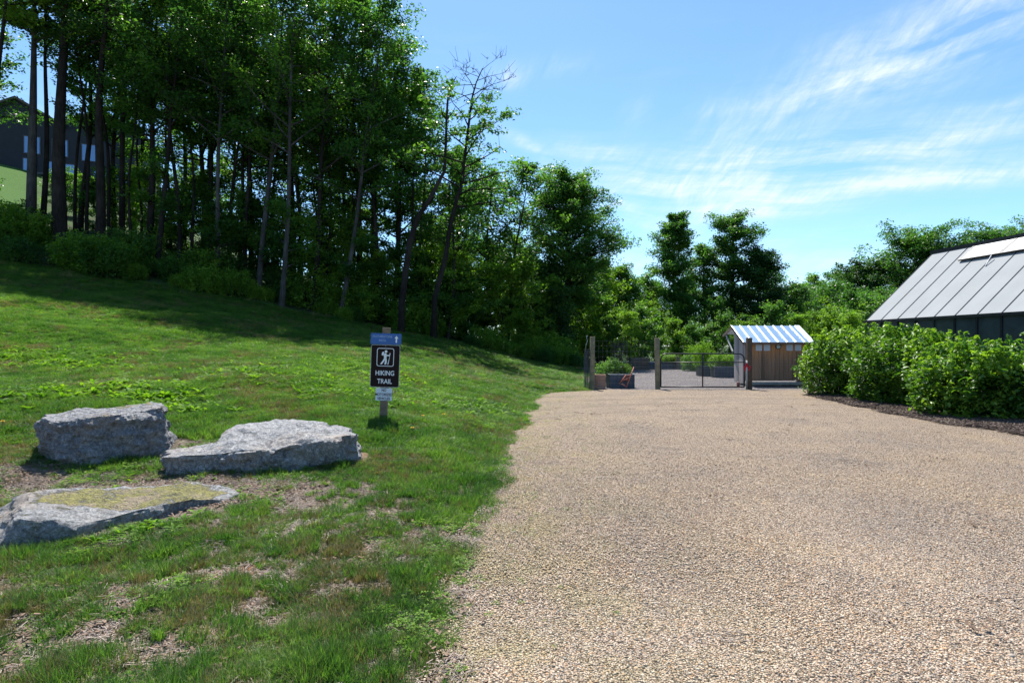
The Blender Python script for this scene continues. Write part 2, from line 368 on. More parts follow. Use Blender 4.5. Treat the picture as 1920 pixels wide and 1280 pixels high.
def sheet(name, ys, xl, xr, z, mat, nxs, und=0.0, lip=0.0):
    """grid between two edge curves"""
    t = np.linspace(0, 1, nxs)**1.6
    X = xl[:, None]*(1-t)+xr[:, None]*t; Y = np.repeat(ys[:, None], nxs, 1)
    Z = z-lip*np.clip(1-(X-X[:, :1])/.5, 0, 1)**2+und*((vnoise(X, Y, .35, 7)-.5)+.35*(vnoise(X, Y, 1.1, 8)-.5))*np.minimum(t*6, 1)
    V = np.stack([X.ravel(), Y.ravel(), Z.ravel()], 1); ny, nx = len(ys), nxs; I = np.arange(nx*ny).reshape(ny, nx)
    Fq = np.stack([I[:-1, :-1], I[:-1, 1:], I[1:, 1:], I[1:, :-1]], -1).reshape(-1, 4)
    o = bpy.data.objects.new(name, npmesh(name, V, Fq, True, mat=mat)); link(o); return tag(o, kind='structure')
ys = np.concatenate([np.arange(-8, 1, .3), np.arange(1, 10, .04), np.arange(10, 20.42, .08)])
def gedge(y): return edge(y)+.03+(vnoise(y, y*0, 1.1, 11)-.5)*.38+(vnoise(y, y*0, 4.0, 12)-.5)*.16+(vnoise(y, y*0, 12., 13)-.5)*.07
sheet('gravel_drive', ys, gedge(ys), np.full(len(ys), 30.), .026, M_grav, 60, .03)
ys2 = np.arange(20.40, 42.1, .15)
sheet('garden_gravel', ys2, edge(ys2)+.1+(vnoise(ys2, ys2*0, 2.0, 14)-.5)*.25, np.full(len(ys2), 30.), .012, M_gravg, 30, .015)
M_mulch, T, b = newmat('dark_bark_mulch'); geo = T.n('ShaderNodeNewGeometry').outputs['Position']
mn1 = T.noise(T.n('ShaderNodeMapping', {0: geo, 3: (30, 55, 30)}).outputs[0], 1, 5, .7)
T.put(b, 'Base Color', T.ramp(mn1, [(.3, (.03, .022, .018)), (.55, (.085, .06, .045)), (.75, (.22, .17, .13))])); b.inputs['Roughness'].default_value = .95
T.put(b, 'Normal', T.n('ShaderNodeBump', {'Height': mn1, 'Distance': .03}).outputs[0])
ys3 = np.arange(2, 18.7, .1)
mxl = np.interp(ys3, [2, 10.2, 12, 14.6, 17.5, 18.2, 18.7], [10.5, 9.05, 8.8, 9.05, 9.4, 9.6, 10.4])+(vnoise(ys3, ys3*0, 1.5, 15)-.5)*.3+(vnoise(ys3, ys3*0, 6, 16)-.5)*.08
sheet('mulch_bed', ys3, mxl, np.interp(ys3, [2, 18.7], [15.3, 13.2]), .055, M_mulch, 40, .05, .034)

# ------------------------------------------------------------------ scatter (stuff)
NG = {}
def scatter(name, pts, rz, tilt, scl, protos, idx=None, kind='stuff'):
    n = len(pts)
    col = bpy.data.collections.new(name+'_kinds')
    for o in protos: col.objects.link(o)
    me = bpy.data.meshes.new(name); me.vertices.add(n); me.vertices.foreach_set('co', np.asarray(pts, np.float32).ravel())
    rot = np.stack([tilt[:, 0], tilt[:, 1], rz], 1)
    for nm, ty, key, val in (('rot', 'FLOAT_VECTOR', 'vector', rot), ('scl', 'FLOAT_VECTOR', 'vector', scl if scl.ndim == 2 else np.repeat(scl[:, None], 3, 1))):
        a = me.attributes.new(nm, ty, 'POINT'); a.data.foreach_set(key, np.asarray(val, np.float32).ravel())
    a = me.attributes.new('idx', 'INT', 'POINT')
    a.data.foreach_set('value', (np.random.RandomState(5).randint(0, len(protos), n) if idx is None else idx).astype(np.int32))
    o = bpy.data.objects.new(name, me); link(o); tag(o, kind=kind)
    ng = bpy.data.node_groups.new(name, 'GeometryNodeTree')
    ng.interface.new_socket('Geometry', in_out='INPUT', socket_type='NodeSocketGeometry')
    ng.interface.new_socket('Geometry', in_out='OUTPUT', socket_type='NodeSocketGeometry')
    gi = ng.nodes.new('NodeGroupInput'); go = ng.nodes.new('NodeGroupOutput')
    ci = ng.nodes.new('GeometryNodeCollectionInfo'); ci.inputs[0].default_value = col
    ci.inputs['Separate Children'].default_value = True; ci.inputs['Reset Children'].default_value = True
    ip = ng.nodes.new('GeometryNodeInstanceOnPoints'); ip.inputs['Pick Instance'].default_value = True
    L = ng.links.new
    L(gi.outputs[0], ip.inputs['Points']); L(ci.outputs[0], ip.inputs['Instance']); L(ip.outputs[0], go.inputs[0])
    for nm, ty, sk in (('idx', 'INT', 'Instance Index'), ('rot', 'FLOAT_VECTOR', 'Rotation'), ('scl', 'FLOAT_VECTOR', 'Scale')):
        na = ng.nodes.new('GeometryNodeInputNamedAttribute'); na.data_type = ty; na.inputs[0].default_value = nm
        L(na.outputs[0], ip.inputs[sk])
    o.modifiers.new('scatter', 'NODES').node_group = ng
    return o
def proto(name, me): return bpy.data.objects.new(name, me)

# pebbles
def pebble(seed, mat):
    import bmesh
    bm = bmesh.new(); bmesh.ops.create_icosphere(bm, subdivisions=2, radius=1)
    r = random.Random(seed); s = (1, r.uniform(.65, .95), r.uniform(.45, .7)); of = Vector((seed*3.1, seed, 2))
    for v in bm.verts:
        k = 1+.25*(mn.noise(v.co*1.1+of)); v.co = Vector((v.co.x*s[0]*k, v.co.y*s[1]*k, v.co.z*s[2]*k))
    me = bpy.data.meshes.new('pebble'); bm.to_mesh(me); bm.free(); me.materials.append(mat)
    me.polygons.foreach_set('use_smooth', np.ones(len(me.polygons), bool)); return me
M_peb, T, b = newmat('pebble_stone')
oi = T.n('ShaderNodeObjectInfo').outputs['Random']
pg_ = T.n('ShaderNodeNewGeometry').outputs['Position']
T.put(b, 'Base Color', gravel_marks(T, pg_, T.mix(1.0, T.ramp(oi, PEB, 'CONSTANT'), T.ramp(T.noise(pg_, .7, 5, .6), GTONE), 'MULTIPLY'))); b.inputs['Roughness'].default_value = .7; b.inputs['Specular IOR Level'].default_value = .35
rs = np.random.RandomState(1)
def fan(n, y0, y1, xl, xr, pw=1.0):
    """random points, uniform on the ground, within the view wedge"""
    P_ = []
    k = 0
    while k < n:
        y = rs.uniform(y0, y1, n); x = rs.uniform(-.93*y1, .93*y1, n)
        m = (np.abs(x) < .92*y+.4) & (x > xl(y)) & (x < xr(y)); P_.append(np.stack([x[m], y[m]], 1)); k += m.sum()
    return np.concatenate(P_)[:n]
pp = []
for y0 in np.arange(2.3, 14, .3):
    y1 = y0+.3; dens = 9500*math.exp(-(y0-2.3)/2.6)
    area = (.92*y0+.25)*.3; n = int(area*dens)
    pp.append(fan(n, y0, y1, lambda y: gedge(y)-.08, lambda y: y*0+30))
p2 = np.concatenate(pp); n = len(p2)
z = .028+.03*((vnoise(p2[:, 0], p2[:, 1], .35, 7)-.5)+.35*(vnoise(p2[:, 0], p2[:, 1], 1.1, 8)-.5))+rs.uniform(-.001, .004, n)
ss = .0050*rs.lognormal(0, .26, n)
scatter('loose_pebbles', np.c_[p2, z], rs.uniform(0, 6.3, n), rs.uniform(-.5, .5, (n, 2)), ss, [proto('pebble_%d' % i, pebble(i, M_peb)) for i in range(7)])

# grass tufts
def tuft(seed, nb, rad, hmin, hmax, wid, mat, lean=.5, curl=1.0):
    r = np.random.RandomState(seed); V = []; Fs = []; tint = []
    for i in range(nb):
        a = r.uniform(0, 6.28); q = rad*math.sqrt(r.rand()); bx, by = q*math.cos(a), q*math.sin(a)
        h = r.uniform(hmin, hmax); d = a+r.uniform(-1.2, 1.2); ln = lean*r.uniform(.2, 1.2); w_ = wid*r.uniform(.6, 1.2)
        px, py = -math.sin(d), math.cos(d); b0 = len(V)
        for k, t in enumerate((0, .35, .7, 1)):
            o = ln*h*(t**(1.6)); zz = h*(t-.28*curl*ln*t*t)
            cx, cy = bx+math.cos(d)*o, by+math.sin(d)*o; ww = w_*(1, .95, .6, 0)[k]
            if k < 3: V += [(cx-px*ww, cy-py*ww, zz), (cx+px*ww, cy+py*ww, zz)]
            else: V.append((cx, cy, zz))
        Fs += [(b0, b0+1, b0+3, b0+2), (b0+2, b0+3, b0+5, b0+4), (b0+4, b0+5, b0+6, b0+6)]
        tint += [r.rand()]*7
    Q = [f for f in Fs if f[2] != f[3]]; T3 = [f[:3] for f in Fs if f[2] == f[3]]
    return npmesh('tuft', V, [np.array(Q), np.array(T3)], True, mat=mat, attrs={'tint': tint})
def rosette(seed, nl, L0, L1, wr, mat, up=.5):
    r = np.random.RandomState(seed); V = []; Fs = []; tint = []
    for i in range(nl):
        a = 6.28*i/nl*2.4+r.uniform(-.3, .3); L = r.uniform(L0, L1); w_ = L*wr*r.uniform(.8, 1.2); e = r.uniform(.15, 1.0)*up
        px, py = -math.sin(a), math.cos(a); b0 = len(V)
        prof = ((0, .12, 0), (.3, .75, 0), (.6, 1, 0), (.85, .7, 0), (1, .05, 0))
        for t, ww, _ in prof:
            o = L*t*math.cos(e*(1-.5*t)); zz = L*(math.sin(e)*t-.35*t*t*(.3+e)*.8)+.01
            cx, cy = math.cos(a)*o, math.sin(a)*o; q = w_*ww*.5
            V += [(cx-px*q, cy-py*q, zz+q*.35), (cx, cy, zz), (cx+px*q, cy+py*q, zz+q*.35)]
        for k in range(4):
            b1 = b0+k*3; Fs += [(b1, b1+1, b1+4, b1+3), (b1+1, b1+2, b1+5, b1+4)]
        tint += [r.rand()]*15
    return npmesh('rosette', V, np.array(Fs), False, mat=mat, attrs={'tint': tint})
def clover(seed, n, mat):
    r = np.random.RandomState(seed); V = []; Fs = []; tint = []
    for i in range(n):
        a = r.uniform(0, 6.28); q = .09*math.sqrt(r.rand()); cx, cy = q*math.cos(a), q*math.sin(a); cz = r.uniform(.015, .055); s = r.uniform(.008, .016)
        for k in range(3):
            b0 = len(V); t = k*2.09+a; V += [(cx, cy, cz), (cx+s*math.cos(t-.5), cy+s*math.sin(t-.5), cz+.3*s), (cx+1.35*s*math.cos(t), cy+1.35*s*math.sin(t), cz+.15*s), (cx+s*math.cos(t+.5), cy+s*math.sin(t+.5), cz+.3*s)]
            Fs.append((b0, b0+1, b0+2, b0+3)); tint += [r.rand()]*4
    return npmesh('clover', V, np.array(Fs), False, mat=mat, attrs={'tint': tint})
g_near = [proto('grass_%d' % i, tuft(i, 52, (.05, .03, .035, .055, .025)[i], .03, (.07, .095, .085, .06, .075)[i], .0014, M_grass, (.7, 1.0, .9, .7, 1.1)[i])) for i in range(5)]
g_near += [proto('grass_%d' % (5+i), tuft(30+i, 40, .05, .03, .065, .0015, M_grassd, .9)) for i in range(2)]
def lawnL(y): return y*0-200
def ok_lawn(p): return (p[:, 0] < gedge(p[:, 1])+.04+rs.uniform(-.02, .10, len(p))) & (forestmask(p[:, 0], p[:, 1]) < .35)
def patch(x, y):
    a = vnoise(x, y, 1.5, 21)*.22+vnoise(x, y, 4.5, 22)*.34+vnoise(x, y, 12., 23)*.44
    farness = sstep(y+.35*np.abs(x), 5.2, 10.5)
    return np.clip((a-(.395-.40*farness))/.06, 0.02, 1)*(1-barez(x, y))
def rock_free(p):
    m = np.ones(len(p), bool)
    for (cx, cy, rx, ry, rot) in ROCKS:
        dx, dy = p[:, 0]-cx, p[:, 1]-cy; c, s = math.cos(rot), math.sin(rot)
        m &= ((dx*c+dy*s)/rx)**2+((-dx*s+dy*c)/ry)**2 > 1
    return m
ROCKS = [(-2.75, 6.95, 1.0, .55, .15), (-4.8, 7.2, .65, .4, .3), (-3.3, 4.95, .85, .25, .45)]
G = []
for y0, y1, dens, scl, pmin in ((2.2, 4.5, 620, 1.0, 0), (4.5, 7, 520, 1.1, 0), (7, 11, 400, 1.25, 0), (11, 17, 210, 1.6, 0), (17, 26, 105, 2.2, 0), (26, 37, 60, 2.9, 0)):
    area = sum((.92*y+.3)*.2 for y in np.arange(y0, y1, .2)); n = int(area*dens*1.15)
    p = fan(n, y0, y1, lawnL, lambda y: gedge(y)+.15)
    k = ok_lawn(p) & (rs.rand(len(p)) < patch(p[:, 0], p[:, 1])) & rock_free(p)
    p = p[k]; G.append(np.c_[p, np.full(len(p), scl)])
G = np.concatenate(G); n = len(G)
big = .62+.62*vnoise(G[:, 0], G[:, 1], 1.3, 31)+.6*vnoise(G[:, 0], G[:, 1], 3.5, 32)**2
near = G[:, 1] < 9
sc3 = np.stack([G[:, 2]*rs.uniform(.8, 1.25, n), G[:, 2]*rs.uniform(.8, 1.25, n), (G[:, 2]**.35)*rs.uniform(.75, 1.2, n)*np.clip(big, .6, 1.5)*(.7+.75*vnoise(G[:, 0], G[:, 1], 6., 36))], 1)
dryp = np.clip((vnoise(G[:, 0], G[:, 1], .9, 33)*.6+vnoise(G[:, 0], G[:, 1], 3, 34)*.4-.5)*4, 0, 1)*.6+.08+.10*(1-sstep(G[:, 1], 4, 8))
idx = np.where(rs.rand(n) < dryp, rs.randint(5, 7, n), rs.randint(0, 5, n))
print('grass tufts', n)
scatter('grass', np.c_[G[:, :2], H(G[:, 0], G[:, 1])-.004], rs.uniform(0, 6.3, n), rs.uniform(-.15, .15, (n, 2)), sc3, g_near, idx)
# straw and leaf litter lying in the bare patches
def sticks(seed):
    r = np.random.RandomState(seed); mb = MB()
    for i in range(34):
        a = r.uniform(0, 3.14); x, y = r.normal(0, .05, 2); L = r.uniform(.006, .026); z_ = r.uniform(.002, .012)
        mb.bar((x-math.cos(a)*L, y-math.sin(a)*L, z_), (x+math.cos(a)*L, y+math.sin(a)*L, z_+r.uniform(-.004, .008)), r.uniform(.0015, .004), .0012)
    return mb.mesh('straw', M_straw)
M_flake = simple('dead_leaf_flake', (.16, .105, .07), .85, var=.6, scale=7)
def flakes(seed):
    r = np.random.RandomState(seed+50); mb = MB()
    for i in range(14):
        a = r.uniform(0, 3.14); x, y = r.normal(0, .06, 2); L = r.uniform(.005, .014); z_ = r.uniform(.003, .012)
        mb.bar((x-math.cos(a)*L, y-math.sin(a)*L, z_), (x+math.cos(a)*L, y+math.sin(a)*L, z_+r.uniform(-.006, .012)), r.uniform(.006, .014), .002)
    return mb.mesh('flakes', M_flake)
p = []
for y0, y1, dens in ((2.2, 5, 260), (5, 9, 150), (9, 14, 40)):
    area = sum((.92*y+.3)*.2 for y in np.arange(y0, y1, .2)); q = fan(int(area*dens), y0, y1, lawnL, lambda y: gedge(y)+.1)
    q = q[rs.rand(len(q)) < 1.1-patch(q[:, 0], q[:, 1])]; p.append(q)
p.append(fan(110, 3, 16, lambda y: gedge(y), lambda y: gedge(y)+.6+rs.rand(110)*y)*1.0)
bz = rs.uniform([-5.9, 5.0], [-2.2, 7.4], (900, 2)); p.append(bz[rs.rand(900) < barez(bz[:, 0], bz[:, 1])])
p = np.concatenate(p); n = len(p)
scatter('straw_litter', np.c_[p, np.maximum(H(p[:, 0], p[:, 1]), .03*(p[:, 0] > gedge(p[:, 1])))], rs.uniform(0, 6.3, n), rs.uniform(-.1, .1, (n, 2)), rs.uniform(.7, 1.4, n), [proto('litter_%d' % i, sticks(i)) for i in range(4)]+[proto('flakes_%d' % i, flakes(i)) for i in range(3)])
M_chip = simple('mulch_chip', (.10, .07, .055), .9, var=.6, scale=4)
def chips(seed):
    r = np.random.RandomState(seed); mb = MB()
    for i in range(30):
        a = r.uniform(0, 3.14); x, y = r.normal(0, .07, 2); L = r.uniform(.012, .035); z_ = r.uniform(.003, .02)
        mb.bar((x-math.cos(a)*L, y-math.sin(a)*L, z_), (x+math.cos(a)*L, y+math.sin(a)*L, z_+r.uniform(-.01, .012)), r.uniform(.006, .016), .004)
    return mb.mesh('chips', M_chip)
def mxedge(y): return np.interp(y, ys3, mxl)
p = fan(5200, 8, 18.6, lambda y: mxedge(y)-.10*rs.rand(len(y)), lambda y: mxedge(y)+1.6); n = len(p)
scatter('mulch_chips', np.c_[p, np.full(n, .035)+.03*np.clip((p[:, 0]-mxedge(p[:, 1]))/.6, 0, 1)], rs.uniform(0, 6.3, n), rs.uniform(-.1, .1, (n, 2)), rs.uniform(.7, 1.5, n), [proto('chips_%d' % i, chips(i)) for i in range(4)])
# broad-leaved weeds in patches
wk = [proto('weed_a%d' % i, rosette(i, 14, .04, .095, .42, M_weed, 1.15)) for i in range(3)]+[proto('weed_b%d' % i, rosette(10+i, 12, .06, .12, .28, M_weed, 1.4)) for i in range(2)]+[proto('weed_c%d' % i, clover(i, 26, M_weed)) for i in range(3)]
Wp = []
def weed_at(px, py_Y, spread, n, k0, k1, s=1.0):
    if py_Y > 8.5: n = int(n*4.5); s *= 1.3
    for i in range(n):
        X = (px-CX)/F*py_Y+rs.normal(0, spread); Y = py_Y+rs.normal(0, spread*.8)
        if X < float(gedge(np.array([Y]))[0])+.1: Wp.append((X, Y, s*rs.uniform(.7, 1.2), rs.randint(k0, k1)))
for a in ((30, 12.5, .7, 26, 0, 5), (110, 13.0, .7, 26, 0, 5), (190, 12.4, .5, 16, 0, 5), (230, 10.2, .5, 26, 0, 5), (290, 9.6, .4, 24, 0, 5, 1.1), (20, 9.0, .4, 12, 0, 5), (90, 9.3, .25, 8, 0, 5), (450, 12, .8, 22, 0, 5),
          (550, 12.5, .8, 22, 0, 5), (620, 11, .6, 16, 0, 5), (370, 9.0, .25, 7, 0, 5), (790, 11.5, .8, 34, 0, 5), (860, 13, .8, 26, 0, 5), (640, 14.5, .9, 26, 0, 5), (720, 16, 1.0, 24, 0, 5), (900, 10.5, .35, 14, 5, 8),
          (310, 4.85, .16, 30, 0, 5, .85), (250, 4.62, .10, 14, 0, 5, .8), (370, 5.05, .10, 10, 0, 5, .7), (160, 6.1, .2, 14, 5, 8), (245, 6.05, .16, 8, 0, 5, .6), (390, 6.2, .12, 8, 0, 5, .6), (480, 6.25, .10, 6, 0, 3, .5), (560, 6.3, .1, 6, 5, 8),
          (470, 5.4, .15, 12, 0, 5, .7), (130, 4.15, .12, 9, 0, 5, .8), (215, 4.3, .12, 9, 5, 8), (330, 3.45, .12, 6, 5, 8), (760, 3.3, .2, 14, 5, 8), (820, 4.2, .2, 14, 5, 8), (860, 5.0, .15, 10, 5, 8), (700, 8.2, .4, 12, 0, 5, .7)): weed_at(*a)
m_ = 900; q = fan(m_, 2.4, 11, lawnL, lambda y: gedge(y)+.12)
for x, y in q: Wp.append((x, y, rs.uniform(.3, .75), rs.choice([5, 6, 7, 5, 6, 7, 0, 1])))
q = fan(700, 11, 30, lawnL, lambda y: gedge(y)+.1)
for x, y in q:
    if forestmask(x, y) < .3: Wp.append((x, y, rs.uniform(.7, 1.4), rs.randint(0, 8)))
q = fan(420, 2.5, 20, lambda y: gedge(y), lambda y: gedge(y)+.25+rs.rand(420)**3*y*.25)
for x, y in q: Wp.append((x, y, rs.uniform(.15, .4), rs.randint(5, 8)))
Wp = np.array(Wp); Wp = Wp[rock_free(Wp)]; n = len(Wp)
scatter('broadleaf_weeds', np.c_[Wp[:, :2], np.maximum(H(Wp[:, 0], Wp[:, 1]), .024*(Wp[:, 0] > gedge(Wp[:, 1])))], rs.uniform(0, 6.3, n), rs.uniform(-.2, .2, (n, 2)), Wp[:, 2], wk, Wp[:, 3].astype(int))
# dandelions: each a thing
M_yel = simple('yellow_petal', (.80, .52, .02), .7, var=.15); M_stem = simple('green_stem', (.08, .16, .03), .6)
def flower_meshes():
    mb = MB(); r = random.Random(3)
    for k in range(26):
        a = k*2.4; q = .004+.017*k/26; e = .9-.7*k/26
        c = Vector((0, 0, 0)); t = Vector((math.cos(a)*q, math.sin(a)*q, e*.012)); px = Vector((-math.sin(a), math.cos(a), 0))*.0045
        mb.raw([c+px*.3, c-px*.3, t-px, t*1.12+Vector((0, 0, -.001)), t+px], [(0, 1, 2, 3, 4)])
    st = MB().tube([(0, 0, -.09), (.003, 0, -.04), (0, 0, 0)], .002, 5)
    return mb.mesh('petals', M_yel), st.mesh('stem', M_stem, True)
fmp, fms = flower_meshes()
dan = [(12, 566, 'beside the dense weeds at the far left edge'), (92, 574, 'beside a weed patch below the shaded grass at upper left'), (106, 590, 'low in a weed patch at upper left of the lawn'),
       (294, 580, 'in short grass just under the tree shadow'), (282, 605, 'alone in the pale grass left of centre lawn'), (169, 653, 'at the edge of the long weed strip'),
       (362, 683, 'above the boulders in mown grass'), (398, 703, 'just above the gap between two boulders'), (5, 792, 'by the left picture edge beside the tilted boulder'),
       (793, 780, 'right of the trail sign post'), (773, 805, 'near the foot of the trail sign post'), (832, 778, 'towards the gravel beyond the trail sign')]
for px, py, wh in dan:
    lo, hi = 3., 34.          # march along the pixel ray to the lawn
    Yq = lo
    while Yq < hi and P(px, py, Yq).z > h1((px-CX)/F*Yq, Yq)+.09: Yq += .05
    p = P(px, py, Yq); t = thing('dandelion', 'yellow dandelion flower '+wh, 'flower', (p.x, p.y, h1(p.x, p.y)+.10), random.random()*6, 'dandelions dotted over the lawn')
    a = link(bpy.data.objects.new('flower_head', fmp), t); b_ = link(bpy.data.objects.new('stem', fms), t)
    t.scale = (1.5, 1.5, 1.1) if Yq > 6 else (1, 1, 1)

# ------------------------------------------------------------------ boulders
def rockmat(name, moss, c=(.20, .205, .215)):
    m, T, b = newmat(name); geo = T.n('ShaderNodeNewGeometry'); pos = geo.outputs['Position']
    n1 = T.noise(pos, 3.0, 8, .65); n2 = T.noise(pos, 26, 6, .75); n3 = T.vor(pos, 110, out=0); n4 = T.noise(pos, 1.4, 3)
    col = T.ramp(T.m('ADD', T.m('MULTIPLY', n2, .6), T.m('MULTIPLY', T.noise(pos, 75, 4, .7), .4)), [(.36, tuple(x*.18 for x in c)), (.5, c), (.62, tuple(min(1, x*2.3) for x in c))])
    col = T.mix(T.mapr(n1, .5, .72, 0, .45), col, (.34, .33, .32))
    col = T.mix(T.mapr(T.noise(T.n('ShaderNodeMapping', {0: pos, 2: (.3, .5, .2), 3: (3, 3, 12)}).outputs[0], 1.3, 6, .7), .52, .68, 0, .6), col, (.045, .047, .052))
    col = T.mix(T.mapr(n4, .55, .7, 0, .5), col, (.30, .22, .16))
    col = T.mix(T.mapr(n3, .1, .35, .35, 0), col, (.05, .05, .055))
    nz = T.n('ShaderNodeSeparateXYZ', {0: geo.outputs['Normal']}).outputs[2]
    hgt = T.m('ADD', T.m('MULTIPLY', n2, .5), T.m('MULTIPLY', T.noise(pos, 9, 8, .7), 1.0))
    if moss:
        ma = T.n('ShaderNodeAttribute', attribute_name='moss').outputs['Fac']
        mk = T.mapr(T.m('ADD', ma, T.m('MULTIPLY', T.m('SUBTRACT', T.noise(pos, 6, 8, .8), .5), 4.2)), .40, .66)
        mc = T.ramp(T.noise(pos, 30, 5, .7), [(.3, (.06, .055, .016)), (.5, (.19, .175, .028)), (.7, (.36, .31, .055))])
        mc = T.mix(T.mapr(T.noise(pos, 5, 4), .5, .62), mc, T.ramp(T.noise(pos, 60, 3), [(.3, (.16, .12, .07)), (.7, (.38, .30, .18))]))
        col = T.mix(mk, col, mc); hgt = T.m('ADD', hgt, T.m('MULTIPLY', mk, T.m('MULTIPLY', T.noise(pos, 80, 3), .8)))
    T.put(b, 'Base Color', col); b.inputs['Roughness'].default_value = .58; b.inputs['Specular IOR Level'].default_value = .6
    T.put(b, 'Normal', T.n('ShaderNodeBump', {'Height': hgt, 'Distance': .05, 'Strength': 1.0}).outputs[0]); return m
def resample(L, n):
    L = [Vector(p) for p in L]; seg = [(L[(i+1) % len(L)]-L[i]).length for i in range(len(L))]; tot = sum(seg); out = []
    for k in range(n):
        s = tot*k/n; i = 0
        while s > seg[i]: s -= seg[i]; i += 1
        out.append(L[i].lerp(L[(i+1) % len(L)], s/seg[i]))
    return out
def rock(name, label, top, bot, mat, seed, amp=.03, ctop=0.0, mossf=None, corr=True):
    """top/bot: matching lists of 3D points (front-left ... around)"""
    n = 220; k = len(top); T_ = []; B_ = []
    per = [(Vector(top[(i+1) % k])-Vector(top[i])).length for i in range(k)]; tot = sum(per)
    for j in range(n):
        s = tot*j/n; i = 0
        while s > per[i] and i < k-1: s -= per[i]; i += 1
        f = min(1, s/per[i]); T_.append(Vector(top[i]).lerp(Vector(top[(i+1) % k]), f)); B_.append(Vector(bot[i]).lerp(Vector(bot[(i+1) % k]), f))
    ct = sum(T_, Vector())/n; ct.z += ctop; cb = sum(B_, Vector())/n
    V = []; nt_, ns = 46, 26; moss = []
    for r in range(nt_+1):
        f = r/nt_
        for j in range(n): V.append(ct.lerp(T_[j], max(f, .002)))
    for r in range(1, ns+1):
        f = r/ns
        for j in range(n):
            p = T_[j].lerp(B_[j], f); out = (p-cb); out.z = 0; out.normalize(); p = p+out*.025*math.sin(f*math.pi)
            V.append(p)
    Fs = []
    for r in range(nt_+ns):
        for j in range(n):
            j2 = (j+1) % n; Fs.append((r*n+j, (r+1)*n+j, (r+1)*n+j2, r*n+j2))
    of = Vector((seed*7.7, seed*3.3, seed)); Vn = []
    C0 = ct.lerp(cb, .5)
    for i, p in enumerate(V):
        r = i//n
        d = (p-C0); d.z *= .4; d.normalize(); wq = min(1.0, max(0.0, (r-nt_+9)/12.0)); wq = wq*wq*(3-2*wq)
        d = (d*(.15+.85*wq)+Vector((0, 0, 1))*(1-wq)).normalized()
        a = mn.fractal(p*2.2+of, 1.0, 2.1, 4)*1.0
        st_ = abs(mn.noise(Vector((p.x*1.2, p.y*2.6, p.z*7))+of))        # bedding / fracture steps
        chip = abs(mn.noise(p*5.5+of)); tt = mn.fractal(p*13+of, .9, 2.1, 4)
        e = math.exp(-abs(r-nt_)/1.6); tq = mn.noise(p*2.6+of*3)*5; tf = tq-math.floor(tq); fac = (math.floor(tq)+min(1, max(0, (tf-.4)*5)))/5
        q = p+d*(amp*(a*.9-st_*1.2+tt*.5+fac*1.3)-e*(.3*amp+amp*1.1*chip))
        if r > nt_: q += d*amp*(1.5*abs(mn.noise(Vector((p.x*4, p.y*4, p.z*5))+of*2))-1.0*abs(mn.noise(p*9+of))-.5*abs(mn.noise(p*22+of))+fac*.9)
        Vn.append(q)
        moss.append(mossf(p)*min(1.0, max(0.0, (1.0-r/nt_)*7-.4)) if (mossf and r <= nt_) else 0)
    me = npmesh(name, np.array([tuple(v) for v in Vn]), np.array(Fs), True, mat=mat, attrs={'moss': moss})
    try: me.set_sharp_from_angle(angle=R(28))
    except Exception: pass
    o = bpy.data.objects.new(name, me); link(o); return tag(o, label, 'boulder', 'boulders set in the lawn')
def bl(lst): return [(lambda X, Y: Vector((X, Y, h1(X, Y)-.14)))((px-CX)/F*Y, Y) for px, Y in lst]
M_rk1 = rockmat('granite', False, (.19, .195, .205)); M_rk2 = rockmat('mossy_granite', True, (.19, .192, .195))
rock('boulder', 'flat pale grey granite slab lying nearest the trail sign', 
     [P(*a) for a in ((306, 855, 6.25), (412, 850, 6.3), (514, 841, 6.4), (619, 820, 6.5), (676, 812, 6.8), (658, 800, 7.4), (619, 790, 7.75), (517, 785, 7.9), (450, 794, 7.6), (416, 801, 7.3), (393, 829, 6.9), (319, 841, 6.55))],
     bl(((308, 6.30), (412, 6.36), (514, 6.46), (619, 6.57), (674, 6.85), (664, 7.4), (619, 7.8), (517, 8.0), (450, 7.7), (410, 7.35), (385, 6.95), (315, 6.6))), M_rk1, 1, .045, .0)
rock('boulder', 'tall blocky grey boulder with a tilted front face, behind the mossy one', 
     [P(*a) for a in ((78, 784, 6.5), (104, 792, 6.4), (172, 785, 6.55), (242, 774, 6.8), (308, 762, 7.05), (313, 756, 7.4), (290, 752, 7.8), (224, 761, 7.7), (142, 767, 7.4), (82, 776, 7.0))],
     bl(((84, 6.6), (128, 6.38), (180, 6.5), (247, 6.75), (314, 7.05), (320, 7.4), (295, 7.9), (227, 7.85), (142, 7.6), (76, 7.2))), rockmat('granite_with_lichen', True, (.15, .155, .168)), 2, .045, .0,
     mossf=lambda p: 1.3*math.exp(-(((p.x+4.95)/.35)**2+((p.y-7.75)/.3)**2)))
rock('boulder', 'low moss-topped boulder nearest the camera at the left edge', 
     [P(*a) for a in ((31, 972, 4.28), (62, 976, 4.3), (103, 974, 4.36), (150, 982, 4.42), (200, 972, 4.6), (244, 960, 4.75), (287, 949, 4.9), (331, 941, 5.05), (372, 932, 5.2), (415, 936, 5.3), (450, 922, 5.55), (437, 909, 5.75), (344, 906, 5.6), (256, 909, 5.4), (187, 913, 5.2), (103, 914, 5.05), (47, 923, 4.9), (36, 950, 4.55))],
     bl(((-10, 4.22), (62, 4.32), (103, 4.38), (150, 4.45), (200, 4.63), (244, 4.79), (288, 4.95), (331, 5.1), (372, 5.25), (415, 5.35), (455, 5.55), (440, 5.8), (344, 5.7), (256, 5.5), (187, 5.3), (103, 5.15), (-45, 5.0), (-75, 4.5))), M_rk2, 3, .030, -.01,
     mossf=lambda p: (.88 if 4.42+(p.x+4.4)*.36 < p.y else .1)*(1 if p.x > -4.05 else .35)*(0.0 if p.x > -2.65 else 1))

